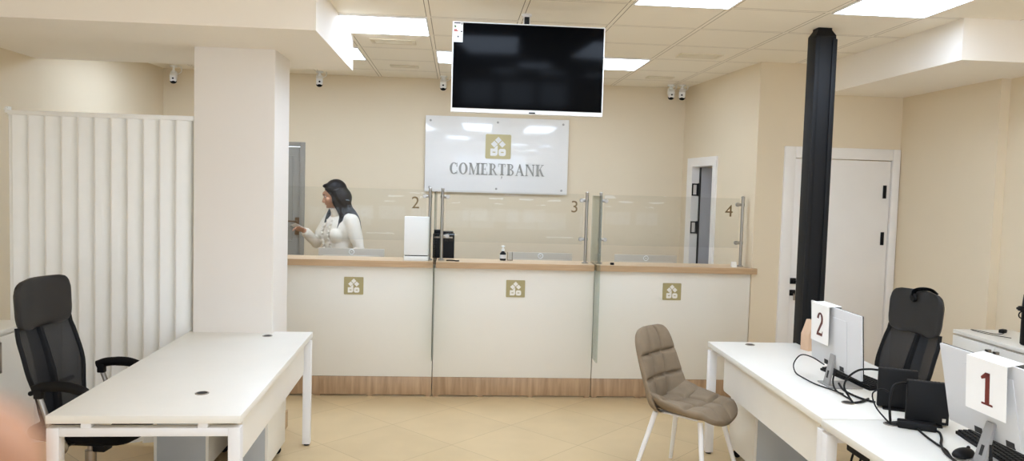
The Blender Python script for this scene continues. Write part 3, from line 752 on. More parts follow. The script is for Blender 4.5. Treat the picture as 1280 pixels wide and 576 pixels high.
f = MB(); f.box((CVX0-.02, CVY-.03, 2.105), (CVX1+.015, CVY+.03, 2.135), .004); f.build('top_rail', M['curtain'], t, True)
f = MB(); f.box((CVX0-.042, CVY-.02, 2.118), (CVX0-.02, CVY+.02, 2.158), .004); f.lathe([(.009, 0), (.009, .012)], (CVX0-.03, CVY-.02, 2.14), Matrix.Rotation(PI/2, 3, 'X')); f.build('end_bracket', M['curtain'], t, True)
f = MB(); f.box((CVX0-.014, CVY-.028, .02), (CVX0+.002, CVY+.028, 2.105), .003); f.build('end_post', M['curtain'], t, True)

# ------------------------------------------------------------------ chairs
def sgnpow(v, e): return math.copysign(abs(v)**e, v)
def quilt(a, b, na, nb, dep, wd):
    """grooves of a quilted cushion; a in -1..1 across, b in 0..1 along"""
    g = 0
    for k in range(1, na):
        d = (a-(-1+2*k/na))/wd; g = max(g, math.exp(-d*d))
    for k in range(1, nb):
        d = 2*(b-k/nb)/wd; g = max(g, math.exp(-d*d))
    cell = abs(math.sin(PI*na*(a+1)/2))*abs(math.sin(PI*nb*b))
    return -dep*g + dep*.55*math.sqrt(max(cell, 0))
def loft_pad(stations, seg, expo=2.6):
    """stations: list of (centre, side_dir, up_dir, half_width, half_thickness, fn(a)->offset of the upper face, wing)"""
    rings = []
    for c, sd, up, w, h, fn, wing in stations:
        ring = []
        m_ = seg//2
        for k in range(seg):
            q = (k % m_)/m_; x = .65*(1-2*q)+.35*math.cos(PI*q); sa = math.sin(PI*q)
            y = max(0, 1-abs(x)**expo)**(1/expo)
            if k >= m_: x, y, sa = -x, -y, -sa
            off = wing*x*x
            if fn and sa > 0: off += fn(x)*min(1, sa*3)
            ring.append(Vector(c)+Vector(sd)*(w*x)+Vector(up)*(h*y+off))
        rings.append(ring)
    return MB().rings(rings, True)

def visitor_chair():
    t = thing('visitor_chair', 'quilted taupe chair with splayed white legs in front of the counter', 'chair', (1.435, 4.47, 0), math.radians(-46))
    n = 64; st = []
    for i in range(n+1):
        v = i/n
        u = 2*v-1
        e = (1-abs(u)**5)**.5 if abs(u) < 1 else 0
        e = max(e, .06)
        x = .262-.50*v
        w = (.225-.012*v+.012*math.sin(PI*v))*(.35+.65*e)
        h = .036*(.25+.75*e)
        z = .425+.015*(1-v)-.045*max(0, .14-v)/.14
        wing = .025+.115*v**2.0
        st.append(((x, 0, z), (0, 1, 0), (0, 0, 1), w, h, (lambda a, v=v, e=e: quilt(a*1.12, min(max((v-.02)/.93, 0), 1), 3, 3, .021*e, .05)), wing))
    f = loft_pad(st, 120, 3.0); seat = f.build('seat', M['taupe'], t, smooth=80)
    st = []
    rec = math.radians(11)
    for i in range(n+1):
        v = i/n; u = 2*v-1
        e = max((1-abs(u)**(6 if u > 0 else 8))**.5 if abs(u) < 1 else 0, .06)
        s = .505*v
        bend = rec*(.35+.65*v)
        x = -.212-math.sin(bend)*s; z = .395+math.cos(bend)*s
        w = (.222-.034*v**1.3+.004*math.sin(PI*v))*(.45+.55*e)
        h = .030*(.25+.75*e)
        wing = .10*(1-v)**2+.018
        st.append(((x, 0, z), (0, -1, 0), (math.cos(bend), 0, math.sin(bend)*.9), w, h, (lambda a, v=v, e=e: quilt(a*1.1, min(max((v-.10)/.86, 0), 1), 3, 3, .021*e, .05)), wing))
    f = loft_pad(st, 120, 3.4); f.build('backrest', M['taupe'], t, smooth=80)
    f = MB(); f.box((-.14, -.12, .396), (.12, .12, .408), .004); f.build('under_frame', M['white_metal'], t)
    for sx, sy in ((1, 1), (1, -1), (-1, 1), (-1, -1)):
        a = Vector((.15*sx, .13*sy, .400)); b_ = Vector((.235*sx-.0, .225*sy, .0))
        f = MB(); f.tube([a, a.lerp(b_, .5), b_], [.0165, .0145, .0115], 16); f.build('leg', M['white_metal'], t)
visitor_chair()

def office_chair(label, loc, rz, knob=True, dz=0.0):
    t = thing('office_chair', label, 'chair', (*loc, 0), rz, 'black mesh office chairs')
    # seat
    n = 30; st = []
    for i in range(n+1):
        v = i/n; u = 2*v-1; e = max((1-abs(u)**4)**.5 if abs(u) < 1 else 0, .08)
        st.append(((.25-.49*v, 0, .452-.03*max(0, .2-v)/.2+.01*v), (0, 1, 0), (0, 0, 1), .245*(.45+.55*e), .045*(.3+.7*e), None, .012))
    loft_pad(st, 48, 2.8).build('seat', M['black_fabric'], t, smooth=70)
    # back shell: mesh below, padded headrest above
    def bx(z):
        # recline and the lumbar curve
        return -.185-.10*max(0, min(1, (z-.52)/.46))+.018*math.sin(PI*max(0, min(1, (z-.5)/.45))) - .012*max(0, z-1.0)/.2
    def hw(z):
        pts = [(.50, .165), (.60, .185), (.78, .222), (.90, .218), (.985, .206), (1.05, .214), (1.14, .216), (1.21, .195)]
        for (a, wa), (b_, wb) in zip(pts, pts[1:]):
            if a <= z <= b_:
                q = (z-a)/(b_-a); q = q*q*(3-2*q); return wa+(wb-wa)*q
        return pts[0][1] if z < .5 else pts[-1][1]
    rows = []; nz = 26; ny = 17
    f = MB(); vs = []; fs = []
    for i in range(nz+1):
        z = .44+.55*i/nz
        for j in range(ny+1):
            a = -1+2*j/ny; vs.append((bx(z)+.035*a*a, a*(hw(z)-.006), z))
    for i in range(nz):
        for j in range(ny):
            q = i*(ny+1)+j; fs.append([q, q+1, q+ny+2, q+ny+1])
    f.add(vs, fs)
    mesh_o = f.build('back_mesh', M['black_mesh'], t, smooth=60)
    md = mesh_o.modifiers.new('thickness', 'SOLIDIFY'); md.thickness = .004; md.offset = 0
    f = MB()
    for s in (-1, 1):
        f.tube([(bx(z)+.035, s*hw(z), z) for z in [.44+.55*k/16 for k in range(17)]], .011, 10)
    f.tube([(bx(.44)+.035*(a*a), a*hw(.44), .44) for a in [-1+2*k/10 for k in range(11)]], .011, 10)
    f.tube([(bx(.66)-.012, y, .66) for y in (-.17, -.08, 0, .08, .17)], .012, 10)
    f.build('back_frame', M['black'], t)
    f = MB(); f.tube([(bx(z)-.028, 0, z) for z in (.44, .52, .62, .74, .86, .98, 1.06)], [.02, .026, .026, .024, .022, .02, .016], 12, True, 2.2); f.tube([(.0, 0, .405), (-.14, 0, .40), (bx(.44)-.03, 0, .44)], [.03, .03, .022], 12); f.build('back_spine', M['black'], t)
    st = []; n = 26
    for i in range(n+1):
        v = i/n; u = 2*v-1; e = max((1-abs(u)**(5 if u > 0 else 9))**.5 if abs(u) < 1 else 0, .10)
        z = .965+.25*v
        st.append(((bx(z)+.008, 0, z), (0, -1, 0), (1, 0, .0), hw(min(z, 1.16))*(.55+.45*e)+.004, .024*(.3+.7*e), None, .036))
    loft_pad(st, 48, 3.2).build('headrest', M['black_leather'], t, smooth=70)
    # arms
    for s in (-1, 1):
        f = MB(); f.tube(smoothpath([(-.13, s*.262, .705-dz), (-.07, s*.266, .725-dz), (.04, s*.268, .728-dz), (.13, s*.262, .702-dz)], 6), [.016]*9+[.017]*4+[.017]*5+[.014], 12, True, 1.5)
        f.box((-.125, s*.262-.016, .665-dz), (-.085, s*.262+.016, .712-dz), .006)
        arm = f.build('armrest', M['black'], t)
        f = MB(); f.tube(smoothpath([(-.105, s*.262, .68-dz), (-.07, s*.262, .58-dz*.6), (-.05, s*.245, .47), (-.05, s*.19, .41)], 6), .0125, 12); f.build('arm_support', M['chrome'], arm)
    # mechanism, column and base
    f = MB(); f.box((-.12, -.085, .375), (.11, .085, .408), .01); f.box((.02, -.04, .33), (.085, .04, .376), .008); f.build('mechanism', M['black'], t)
    f = MB(); f.tube([(-.01, 0, .376), (-.01, 0, .22)], .016, 16); f.tube([(-.01, 0, .33), (-.01, 0, .09)], .027, 16); f.build('gas_column', M['steel'], t)
    if knob:
        f = MB(); f.tube([(-.03, -.08, .40), (-.02, -.19, .41), (.0, -.262, .435)], .007); f.sphere((.0, -.27, .437), .042, sc=(1, .55, 1)); f.build('chrome_knob', M['chrome'], t)
    for k in range(5):
        a = 2*PI*k/5+.3; d = Vector((math.cos(a), math.sin(a), 0)); c0 = Vector((-.01, 0, 0))
        f = MB(); f.tube([c0+d*.02+Z3*.115, c0+d*.15+Z3*.10, c0+d*.29+Z3*.075], [.026, .021, .015], 12); leg = f.build('base_leg', M['chrome'], t)
        f = MB(); cc = c0+d*.30; side = Vector((-d.y, d.x, 0))
        R_ = Matrix((side, d, Z3)).transposed() @ Matrix.Rotation(PI/2, 3, 'Y')
        f.lathe([(.024, -.024), (.027, -.02), (.027, -.005), (.024, -.003)], cc+Z3*.0272, R_); f.lathe([(.024, .003), (.027, .005), (.027, .02), (.024, .024)], cc+Z3*.0272, R_)
        f.tube([cc+Z3*.03, cc+Z3*.075], .008); f.build('caster', M['black'], leg)
    return t
office_chair('black high-back mesh office chair behind the empty left desk', (-1.845, 3.985), math.radians(-6))
office_chair('black high-back mesh office chair with a headset on its headrest, at the right', (2.395, 4.135), math.radians(180+6), False, .088)
# headset over the headrest of the right chair
b = MB()
hx, hy, hz = 2.69, 4.14, 1.213
b.tube(smoothpath([(hx-.048, hy+.045, hz-.03), (hx-.045, hy+.035, hz+.0), (hx-.02, hy+.0, hz+.014), (hx+.01, hy-.035, hz+.010), (hx+.032, hy-.055, hz-.014)], 6), .0085, 10, True, 1.6)
hs = tag(b.build('headset', M['black_gloss']), 'black headset hooked over the headrest of the right chair', 'headset')
b = MB(); b.lathe([(.022, 0), (.026, .006), (.026, .016), (.02, .02)], (hx-.055, hy+.045, hz-.04), Matrix.Rotation(PI/2, 3, 'Y')); b.build('ear_cushion', M['black'], hs)

# ------------------------------------------------------------------ desk equipment
M['stand'] = mat('grey_stand_plastic', (160, 158, 155), .4, .2, var=.02)
def office_monitor(label, loc, rz, tilt, w, cardch, card_mat, cy, cw, ch, lift, group):
    """screen faces +X, back faces -X"""
    t = thing('desk_monitor', label, 'monitor', (*loc, .75), rz, group)
    R_ = Matrix.Translation((0, 0, .25)) @ Matrix.Rotation(-tilt, 4, 'Y')      # top leans towards -X
    hw, hh = w/2, .161
    f = MB(); f.box((.0, -hw, -hh), (.012, hw, hh), .003, 2, R_); f.box((-.004, -hw*.5, -hh+.01), (.0, hw*.5, hh-.05), .001, 2, R_); cs = f.build('casing', M['monitor_white'], t)
    f = MB(); f.box((.0122, -hw+.001, -hh+.001), (.017, hw-.001, hh-.001), .001, 1, R_); f.build('screen', M['black_gloss'], t)
    for yy in (-.085, .085):
        f = MB(); f.box((-.0055, yy-.022, -hh+.005), (-.0002, yy+.022, -hh+.03), .002, 2, R_); f.build('port_recess', M['rubber'], cs)
    f = MB(); top = R_ @ Vector((-.012, 0, -.085))
    f.prism([(-.03, 0), (.03, 0), (.021, 1), (-.021, 1)], (-.035, 0, .006), Y3, top-Vector((-.035, 0, .006)), (.012, 0, .0))
    f.box((-.045, -.075, 0), (.13, .075, .007), .003); stn = f.build('stand', M['stand'], t)
    f = MB(); q = top-Vector((-.035, 0, .006)); o = Vector((-.0362, 0, .006))
    f.prism([(-.008, .22), (.008, .22), (.008, .46), (-.008, .46)], o, Y3, q, (.002, 0, 0)); f.build('cable_slot', M['rubber'], stn)
    # number card folded over the top edge
    c = thing('number_card', 'white paper card printed with the numeral %s, hung over a monitor top' % {'1': 'one', '2': 'two'}[cardch], 'sign', t.location+Vector((0, 0, .25+hh)), rz)
    C0 = Matrix.Translation((0, 0, -hh)) @ Matrix.Rotation(-tilt, 4, 'Y')
    f = MB(); x0 = -.021-lift
    for lo, hi in (((-.0225, cy-cw/2, hh+.001), (.045, cy+cw/2, hh+.002)), ((.044, cy-cw/2, hh-.03), (.045, cy+cw/2, hh+.001))):
        f.box(lo, hi, 0, 1, C0)
    a0 = C0 @ Vector((-.0225, cy, hh+.002)); dn = C0.to_3x3() @ Vector((-lift, 0, -ch)).normalized()
    f.prism([(-cw/2, 0), (cw/2, 0), (cw/2, ch), (-cw/2, ch)], a0, Y3, dn, C0.to_3x3() @ Vector((.001, 0, 0))); f.build('card', M['paper'], c)
    f = MB(); nrm = C0.to_3x3() @ Vector((-.0008, 0, 0))
    write(f, cardch, ch*.60, a0+dn*(ch*.82)+nrm*.2, -Y3, -dn, nrm, 0, None if cardch == '2' else ch*.34); f.build('numeral', card_mat, c)
    return t
office_monitor('white-backed monitor on the farther right desk, carrying the card 2', (1.985, 3.805), math.radians(-1), math.radians(3.5), .54, '2', M['number_brown'], .105, .20, .205, .01, 'monitors on the right desks')
office_monitor('white-backed monitor at the right edge, carrying the card 1', (2.0, 2.655), math.radians(0), math.radians(11), .54, '1', M['number_red'], -.035, .215, .20, .03, 'monitors on the right desks')

def mini_pc(loc, rz, label, sticker):
    t = thing('mini_computer', label, 'computer', (*loc, .75), rz, 'small black computers standing on edge')
    f = MB(); f.box((-.02, -.084, .008), (.018, .084, .19), .004); bd = f.build('body', M['black'], t)
    f = MB(); f.box((-.0225, -.08, .012), (-.0202, .08, .186), .001); f.build('side_cover', M['black_metal'], t)
    f = MB(); f.box((-.045, -.06, 0), (.045, .06, .008), .003); f.build('foot_stand', M['black'], t)
    f = MB()
    for k in range(9): f.box((-.012, -.06+.0145*k, .1902), (.012, -.052+.0145*k, .191))
    f.build('vent', M['rubber'], t)
    if sticker:
        f = MB(); f.box((-.0234, -.072, .022), (-.0227, -.058, .038)); f.build('sticker', M['monitor'], t)
mini_pc((2.085, 3.385), math.radians(63), 'small black computer standing on edge, the farther of the two', False)
mini_pc((2.085, 3.155), math.radians(63), 'small black computer standing on edge, the nearer one with a pale sticker', True)
def keyboard(loc, rz, label):
    t = thing('keyboard', label, 'keyboard', (*loc, .75), rz, 'black keyboards on the right desks')
    f = MB(); f.prism([(-.065, 0), (.065, 0), (.065, .012), (-.065, .024)], (0, -.22, 0), X3, Z3, (0, .44, 0)); f.build('case', M['black'], t)
    f = MB()
    for r in range(6):
        x = -.055+.0195*r; z = .023-.0018*r
        for k in range(20): f.box((x, -.214+.0215*k, z), (x+.016, -.214+.0215*k+.018, z+.006), .001, 1)
    f.build('keys', M['black_metal'], t)
keyboard((2.175, 3.93), math.radians(180+6), 'black keyboard behind the foot of the monitor with the card 2')
keyboard((2.16, 2.80), math.radians(180-10), 'dark keyboard at the bottom right behind the monitor with the card 1')
t = thing('computer_mouse', 'black mouse on the desk at the bottom right', 'mouse', (1.965, 2.735, .75), .4)
n = 14; st = []
for i in range(n+1):
    v = i/n; u = 2*v-1; e = max((1-u*u)**.5 if abs(u) < 1 else 0, .08)
    st.append(((-.055+.11*v, 0, .016), (0, 1, 0), (0, 0, 1), .03*e, .0155*e, (lambda a, e=e: .008*e*(1-a*a)), 0))
loft_pad(st, 24, 2.4).build('body', M['black'], t, smooth=70)
f = MB(); f.lathe([(.008, -.003), (.009, 0), (.008, .003)], (.028, 0, .036), Matrix.Rotation(PI/2, 3, 'X'), 14); f.build('wheel', M['rubber'], t)
def cable(pts, r, label, group='black cables on the right desks', n=7, name='cable', m='cable'):
    return tag(MB().tube(smoothpath(pts, n), r, 8).build(name, M[m], smooth=80), label, 'cable', group)
g1 = (1.921, 3.47, .752)
cable([(1.97, 3.87, .845), (1.955, 3.98, .86), (1.95, 4.10, .845), (1.925, 4.13, .79), (1.90, 4.05, .757), (1.893, 3.92, .755), (1.90, 3.80, .755), (1.93, 3.70, .755), (1.95, 3.62, .755)], .0035, 'thin black cable looping out to the left of the monitor with the card 2')
cable([(1.955, 3.72, .85), (1.935, 3.70, .80), (1.93, 3.66, .765), (1.935, 3.58, .756), (1.93, 3.52, .757), g1], .0045, 'black cable dropping from the monitor with the card 2 into the desk hole')
cable([(2.01, 3.425, .925), (1.965, 3.43, .927), (1.935, 3.47, .91), (1.92, 3.53, .86), (1.915, 3.55, .81), (1.925, 3.52, .77), g1], .005, 'black cable arching from the top of the farther small computer')
cable([(2.03, 3.53, .756), (1.985, 3.49, .757), (1.95, 3.465, .758), g1], .006, 'thick black cable lying between the desk hole and the farther small computer')
cable([(2.02, 3.80, .7625), (1.99, 3.70, .757), (1.985, 3.60, .757), (2.0, 3.52, .757), (2.03, 3.47, .757)], .0055, 'black cable trailing along the desk in front of the keyboard')
g2 = (1.920, 3.152, .752)
cable([(2.03, 3.20, .915), (1.985, 3.185, .925), (1.94, 3.175, .915), (1.918, 3.16, .87), (1.912, 3.15, .81), g2], .0055, 'thick black cable arching from the nearer small computer into the second hole')
cable([(1.975, 3.27, .86), (1.94, 3.27, .875), (1.905, 3.28, .85), (1.905, 3.25, .80), (1.915, 3.19, .765), g2], .0035, 'thin black cable looping beside the nearer small computer')
cable([(2.0, 3.06, .758), (2.055, 3.03, .758), (2.02, 2.95, .757), (1.965, 2.87, .757), (1.92, 2.78, .757), (1.90, 2.70, .757), (1.89, 2.62, .757)], .005, 'braided black cables running towards the monitor with the card 1')
cable([(1.99, 3.07, .757), (1.965, 2.97, .757), (1.95, 2.88, .757), (1.94, 2.80, .757), (1.91, 2.73, .757), (1.88, 2.64, .757)], .0045, 'black cable running beside the braided ones')
cable([(1.965, 2.59, .85), (1.955, 2.575, .81), (1.975, 2.60, .77), (2.02, 2.66, .775), (2.05, 2.72, .764)], .006, 'black cable hanging from the back of the monitor with the card 1')
t = thing('power_adapter', 'flat black power adapter at the foot of the nearer small computer', 'power adapter', (2.0, 3.09, .75), math.radians(-28))
f = MB(); f.box((-.075, -.03, 0), (.075, .03, .03), .006); f.build('body', M['black'], t)
f = MB(); f.tube([(-.075, 0, .015), (-.10, 0, .012)], [.008, .005]); f.build('plug_end', M['rubber'], t)
t = thing('power_strip', 'black power strip hanging with cables under the right desk', 'power strip', (1.77, 3.1, .62), 0)
f = MB(); f.box((-.025, -.09, .0), (.025, .09, .05), .006); f.box((-.006, -.05, .05), (.006, -.04, .092)); f.box((-.006, .04, .05), (.006, .05, .092)); f.build('body', M['black'], t)
f = MB(); f.tube(smoothpath([(-.01, .05, .01), (-.015, .06, -.05), (.0, .04, -.1), (-.01, .06, -.16), (-.005, .05, -.3)]), .005, 8); f.tube(smoothpath([(.0, .0, .01), (-.01, .01, -.06), (.005, -.01, -.14), (.0, .0, -.3)]), .005, 8); f.build('lead', M['cable'], t)
# kraft box behind monitor 2
t = thing('card_box', 'small tan gable-topped box behind the monitor with the card 2', 'box', (2.29, 4.69, .75), .3)
f = MB(); f.box((-.05, -.035, 0), (.05, .035, .105), .002); f.build('box', M['kraft'], t)
f = MB(); f.prism([(-.05, .105), (.05, .105), (.028, .15), (.012, .195), (-.012, .195), (-.03, .15)], (0, -.034, 0), X3, Z3, (0, .068, 0)); f.build('gable_top', M['kraft'], t)
# right cabinet things
cable([(3.60, 4.70, .889), (3.52, 4.60, .889), (3.46, 4.60, .889), (3.42, 4.72, .889), (3.40, 4.735, .889), (3.40, 4.65, .889), (3.42, 4.56, .889), (3.47, 4.46, .889)], .002, 'thin dark cord lying on top of the cabinet by the right wall', None)
t = thing('cord_plug', 'small black plug on top of the right cabinet', 'plug', (3.56, 4.655, .885), .5)
f = MB(); f.box((-.025, -.016, 0), (.025, .016, .024), .005); bd = f.build('body', M['black'], t)
f = MB(); f.tube([(.025, -.007, .012), (.045, -.007, .012)], .0025); f.tube([(.025, .007, .012), (.045, .007, .012)], .0025); f.build('pin', M['steel'], bd)
t = thing('flask', 'tall black flask with a side spout at the right edge, on the cabinet', 'flask', (3.428, 4.262, .885), 0)
f = MB(); f.lathe([(.04, 0), (.047, .008), (.047, .24), (.042, .30), (.026, .335), (.012, .34)]); f.build('body', M['black'], t)
f = MB(); f.box((-.075, -.018, .205), (-.03, .018, .235), .007); f.box((-.085, -.014, .213), (-.06, .014, .228), .004); f.build('spout', M['black'], t)
f = MB(); f.tube([(-.055+.02*math.cos(a), 0, .182+.02*math.sin(a)) for a in [2*PI*k/16 for k in range(17)]], .004, 8); f.build('ring', M['black'], t)
t = thing('folded_card', 'small yellow card standing beside the black flask', 'card', (3.50, 4.36, .885), .2)
f = MB(); f.prism([(-.03, 0), (0, .115), (.03, 0), (.026, 0), (0, .105), (-.026, 0)], (0, -.03, 0), X3, Z3, (0, .06, 0)); f.build('card', M['yellow'], t)
t = thing('wall_socket', 'white wall socket above the cabinet at the right edge', 'socket', (XR2-.001, 4.72, 1.03))
f = MB(); f.box((-.011, -.055, -.06), (0, .055, .06), .004); pl = f.build('plate', M['white_plastic'], t)
f = MB(); f.lathe([(.022, 0), (.022, .003), (.019, .003), (.019, .001)], (-.011, 0, 0), Matrix.Rotation(-PI/2, 3, 'Y')); f.build('outlet', M['white_metal'], pl)
# ------------------------------------------------------------------ people
def bake(o, voxel, smooth_it=4):
    """fuse the overlapping volumes of a body into one continuous skin"""
    m = o.modifiers.new('r', 'REMESH'); m.mode = 'VOXEL'; m.voxel_size = voxel; m.use_smooth_shade = True
    s = o.modifiers.new('s', 'SMOOTH'); s.iterations = smooth_it; s.factor = .5
    bpy.context.view_layer.update()
    dg = bpy.context.evaluated_depsgraph_get()
    me = bpy.data.meshes.new_from_object(o.evaluated_get(dg))
    o.modifiers.clear(); old = o.data; o.data = me; bpy.data.meshes.remove(old)
    for p in me.polygons: p.use_smooth = True
    return o
def limb(b, pts, rs, seg=14):
    pts = [Vector(p) for p in pts]
    b.tube(pts, rs, seg)
    for p, r in zip(pts, rs): b.sphere(p, r*.995, 12, 8)
def hand_into(b, wrist, d, palm_n, side, s=1.0, curl=.5, thumb=1):
    """wrist point, direction of the fingers, palm normal, and the direction from little finger to thumb"""
    d = Vector(d).normalized(); n_ = Vector(palm_n).normalized(); sd = Vector(side).normalized()
    w = Vector(wrist)
    for q in (-.026, -.009, .009, .026):
        b.tube([w+sd*q*s*.55+d*.005*s, w+sd*q*s+d*.05*s, w+sd*q*s*1.12+d*.085*s], [.0125*s, .0135*s, .0105*s], 10)
        b.sphere(w+sd*q*s*1.12+d*.085*s, .0108*s, 10, 8)
    for q, L in ((-.030, .060), (-.0105, .074), (.0105, .080), (.031, .072)):
        p0 = w+sd*q*s*1.05+d*.086*s; p = p0; dd = d.copy(); pts = [p0-d*.02*s]; pts.append(p0)
        for k, fr in enumerate((.45, .30, .25)):
            ax = dd.cross(n_).normalized(); dd = (Matrix.Rotation(curl*(.5+.35*k), 3, ax) @ dd).normalized()
            p = p+dd*L*fr*s; pts.append(p)
        rs = [.0085*s, .0085*s, .0078*s, .0072*s, .0060*s]
        b.tube(pts, rs, 10); b.sphere(pts[-1], .0060*s, 10, 8)
    t0 = w+sd*.024*s+d*.025*s; t1 = t0+(sd*.75+d*.55+n_*.25).normalized()*.036*s; t2 = t1+(sd*.35+d*.85+n_*.35).normalized()*.030*s; t3 = t2+(sd*.1+d*.95+n_*.35).normalized()*.024*s
    b.tube([t0, t1, t2, t3], [.0135*s, .0105*s, .0092*s, .0070*s], 10); b.sphere(t3, .0070*s, 10, 8)

SKIN = mat('skin', (196, 148, 120), .6, spec=.25, var=.03, scale=20)
BLOUSE = mat('ivory_blouse', (236, 228, 214), .8, var=.02, scale=18, bump=.1, bscale=180)
TROUSERS = mat('dark_trousers', (38, 38, 44), .8, var=.05)
HAIR = mat('dark_brown_hair', (19, 13, 11), .5, spec=.3, var=.35, scale=9, stretch=(30, 30, 3))
SHOE = mat('black_shoe_leather', (24, 22, 22), .4)
LIP = mat('lip', (170, 98, 90), .5); EYE = mat('eye_white', (190, 180, 172), .5); IRIS = mat('iris', (44, 30, 22), .3)

def clerk():
    base = (-1.10, 7.24, 0); rz = math.radians(224)
    t = thing('person', 'woman with long dark hair in a white frilled blouse standing behind the counter', 'person', base, rz)
    HR = Matrix.Translation((.045, 0, 1.545)) @ Matrix.Rotation(math.radians(-38), 4, 'Z') @ Matrix.Rotation(math.radians(14), 4, 'Y')
    def H(x, y, z): return HR @ Vector((x, y, z))
    H3 = HR.to_3x3()
    b = MB()
    # torso
    b.sphere((0, 0, .98), .15, 20, 14, (.82, 1.12, .9)); b.sphere((.005, 0, 1.13), .13, 20, 14, (.80, .98, 1.1)); b.sphere((.0, 0, 1.29), .145, 20, 14, (.82, 1.12, 1.05))
    for s in (-1, 1):
        b.sphere((.085, s*.075, 1.25), .062, 16, 12); b.sphere((-.01, s*.15, 1.385), .058, 14, 10)
        limb(b, [(0, s*.09, .93), (.015, s*.095, .50), (-.02, s*.10, .10)], [.088, .056, .038])
        b.tube([(-.05, s*.10, .04), (.05, s*.105, .045), (.16, s*.112, .026)], [.036, .04, .03], 12, True, .8)
    limb(b, [(-.01, -.10, 1.405), (0, 0, 1.43), (-.01, .10, 1.405)], [.05, .06, .05])
    limb(b, [(-.005, 0, 1.40), (.012, 0, 1.47), (.035, 0, 1.545)], [.060, .052, .053])
    # arms: the near one hangs by her side, the far one reaches forward
    LE, LW = Vector((-.045, .245, 1.12)), Vector((.13, .215, .97))
    RE, RW = Vector((.10, -.235, 1.16)), Vector((.285, -.155, 1.285))
    limb(b, [(-.01, .172, 1.385), LE, LW], [.052, .039, .026]); limb(b, [(-.01, -.172, 1.385), RE, RW], [.052, .039, .026])
    hand_into(b, LW, (.8, -.1, -.35), (-.3, 0, -1), (0, -1, 0), .92, .35)
    hand_into(b, RW, (.9, .1, .30), (.2, .4, -1), (0, .9, .4), .92, .55)
    # head
    b.sphere(H(-.012, 0, .108), .094, 24, 18, (1.03, .80, 1.02)); b.sphere(H(.03, 0, .055), .070, 20, 14, (.92, .86, 1.15)); b.sphere(H(.052, 0, -.002), .036, 16, 12, (1, 1.15, .85))
    b.sphere(H(.07, 0, .104), .04, 16, 10, (.55, 1.25, .8)); b.tube([H(.088, 0, .082), H(.104, 0, .056), H(.113, 0, .040)], [.008, .011, .0125], 10); b.sphere(H(.108, 0, .039), .0125, 10, 8)
    for s in (-1, 1): b.sphere(H(.098, s*.012, .036), .0085, 8, 6); b.sphere(H(.06, s*.042, .048), .028, 12, 8); b.sphere(H(-.004, s*.077, .062), .026, 12, 8, (.7, .3, 1.1), H3)
    b.sphere(H(.088, 0, .014), .016, 12, 8, (.65, 1.35, .62), H3); b.sphere(H(.082, 0, -.018), .017, 12, 8, (.8, 1.2, .7))
    body = b.build('body', SKIN, t); bake(body, .0055, 3)
    f = MB(); f.sphere(H(.0975, 0, .0185), .0085, 12, 8, (.55, 2.0, .5), H3); f.sphere(H(.0965, 0, .0105), .009, 12, 8, (.55, 1.7, .5), H3); f.build('lips', LIP, body)
    for s in (-1, 1):
        f = MB(); f.sphere(H(.0735, s*.031, .078), .0115, 14, 10); e = f.build('eye', EYE, body)
        f = MB(); f.sphere(H(.0805, s*.0315, .0775), .006, 10, 8); f.build('iris', IRIS, body)
        f = MB(); f.tube([H(.095, s*.015, .098), H(.092, s*.034, .104), H(.078, s*.05, .098)], [.003, .0038, .002], 8); f.build('eyebrow', HAIR, body)
    # blouse
    b = MB()
    b.sphere((0, 0, .985), .163, 20, 14, (.86, 1.12, .95)); b.sphere((.005, 0, 1.13), .148, 20, 14, (.84, 1.0, 1.1)); b.sphere((.0, 0, 1.29), .158, 20, 14, (.86, 1.12, 1.05))
    for s in (-1, 1): b.sphere((.088, s*.075, 1.25), .070, 16, 12); b.sphere((-.01, s*.152, 1.385), .070, 14, 10)
    limb(b, [(-.01, -.11, 1.402), (0, 0, 1.425), (-.01, .11, 1.402)], [.06, .066, .06])
    limb(b, [(-.01, .175, 1.385), Vector((-.045, .245, 1.12)).lerp(Vector((-.01, .175, 1.385)), .4), LE, LE.lerp(LW, .85)], [.068, .064, .052, .046])
    limb(b, [(-.01, -.175, 1.385), Vector((.10, -.235, 1.16)).lerp(Vector((-.01, -.175, 1.385)), .4), RE, RE.lerp(RW, .85)], [.068, .064, .052, .046])
    bl = b.build('blouse', BLOUSE, t); bake(bl, .0075, 3)
    for s, e, w0 in ((0, LE, LW), (1, RE, RW)):
        f = MB(); a = e.lerp(w0, .84); c = e.lerp(w0, .98); f.tube([a, a.lerp(c, .5), c], [.040, .033, .036], 16); f.build('cuff', BLOUSE, bl)
    # stand-up frilled collar and two frills down the front
    f = MB(); rings = []
    for z, r in ((1.415, .074), (1.45, .062), (1.485, .060), (1.497, .067)):
        rings.append([Vector((.012+(z-1.42)*.25+(r+.004*math.sin(9*a)*(z > 1.47))*math.cos(a), (r+.004*math.sin(9*a)*(z > 1.47))*math.sin(a), z)) for a in [2*PI*k/48 for k in range(48)]])
    f.rings(rings, False); co = f.build('collar', BLOUSE, bl, smooth=80); md = co.modifiers.new('t', 'SOLIDIFY'); md.thickness = .004
    def chest_x(z): return .128+.035*math.exp(-((z-1.25)/.09)**2)-.05*max(0, (z-1.33)/.1)
    for y0 in (-.05, .05):
        f = MB(); vs = []; fs = []; n = 60
        for k in range(n+1):
            z = 1.40-.36*k/n; wv = .012*math.sin(k*1.05)
            for q in (0, 1, 2):
                vs.append((chest_x(z)-.012+.013*q, y0*(1-.35*max(0, (z-1.3)/.1))+(wv+.004)*q*.6*(1 if y0 > 0 else -1), z))
        for k in range(n):
            for q in (0, 1): i = k*3+q; fs.append([i, i+1, i+4, i+3])
        f.add(vs, fs); fr = f.build('frill', BLOUSE, bl, smooth=80); md = fr.modifiers.new('t', 'SOLIDIFY'); md.thickness = .004
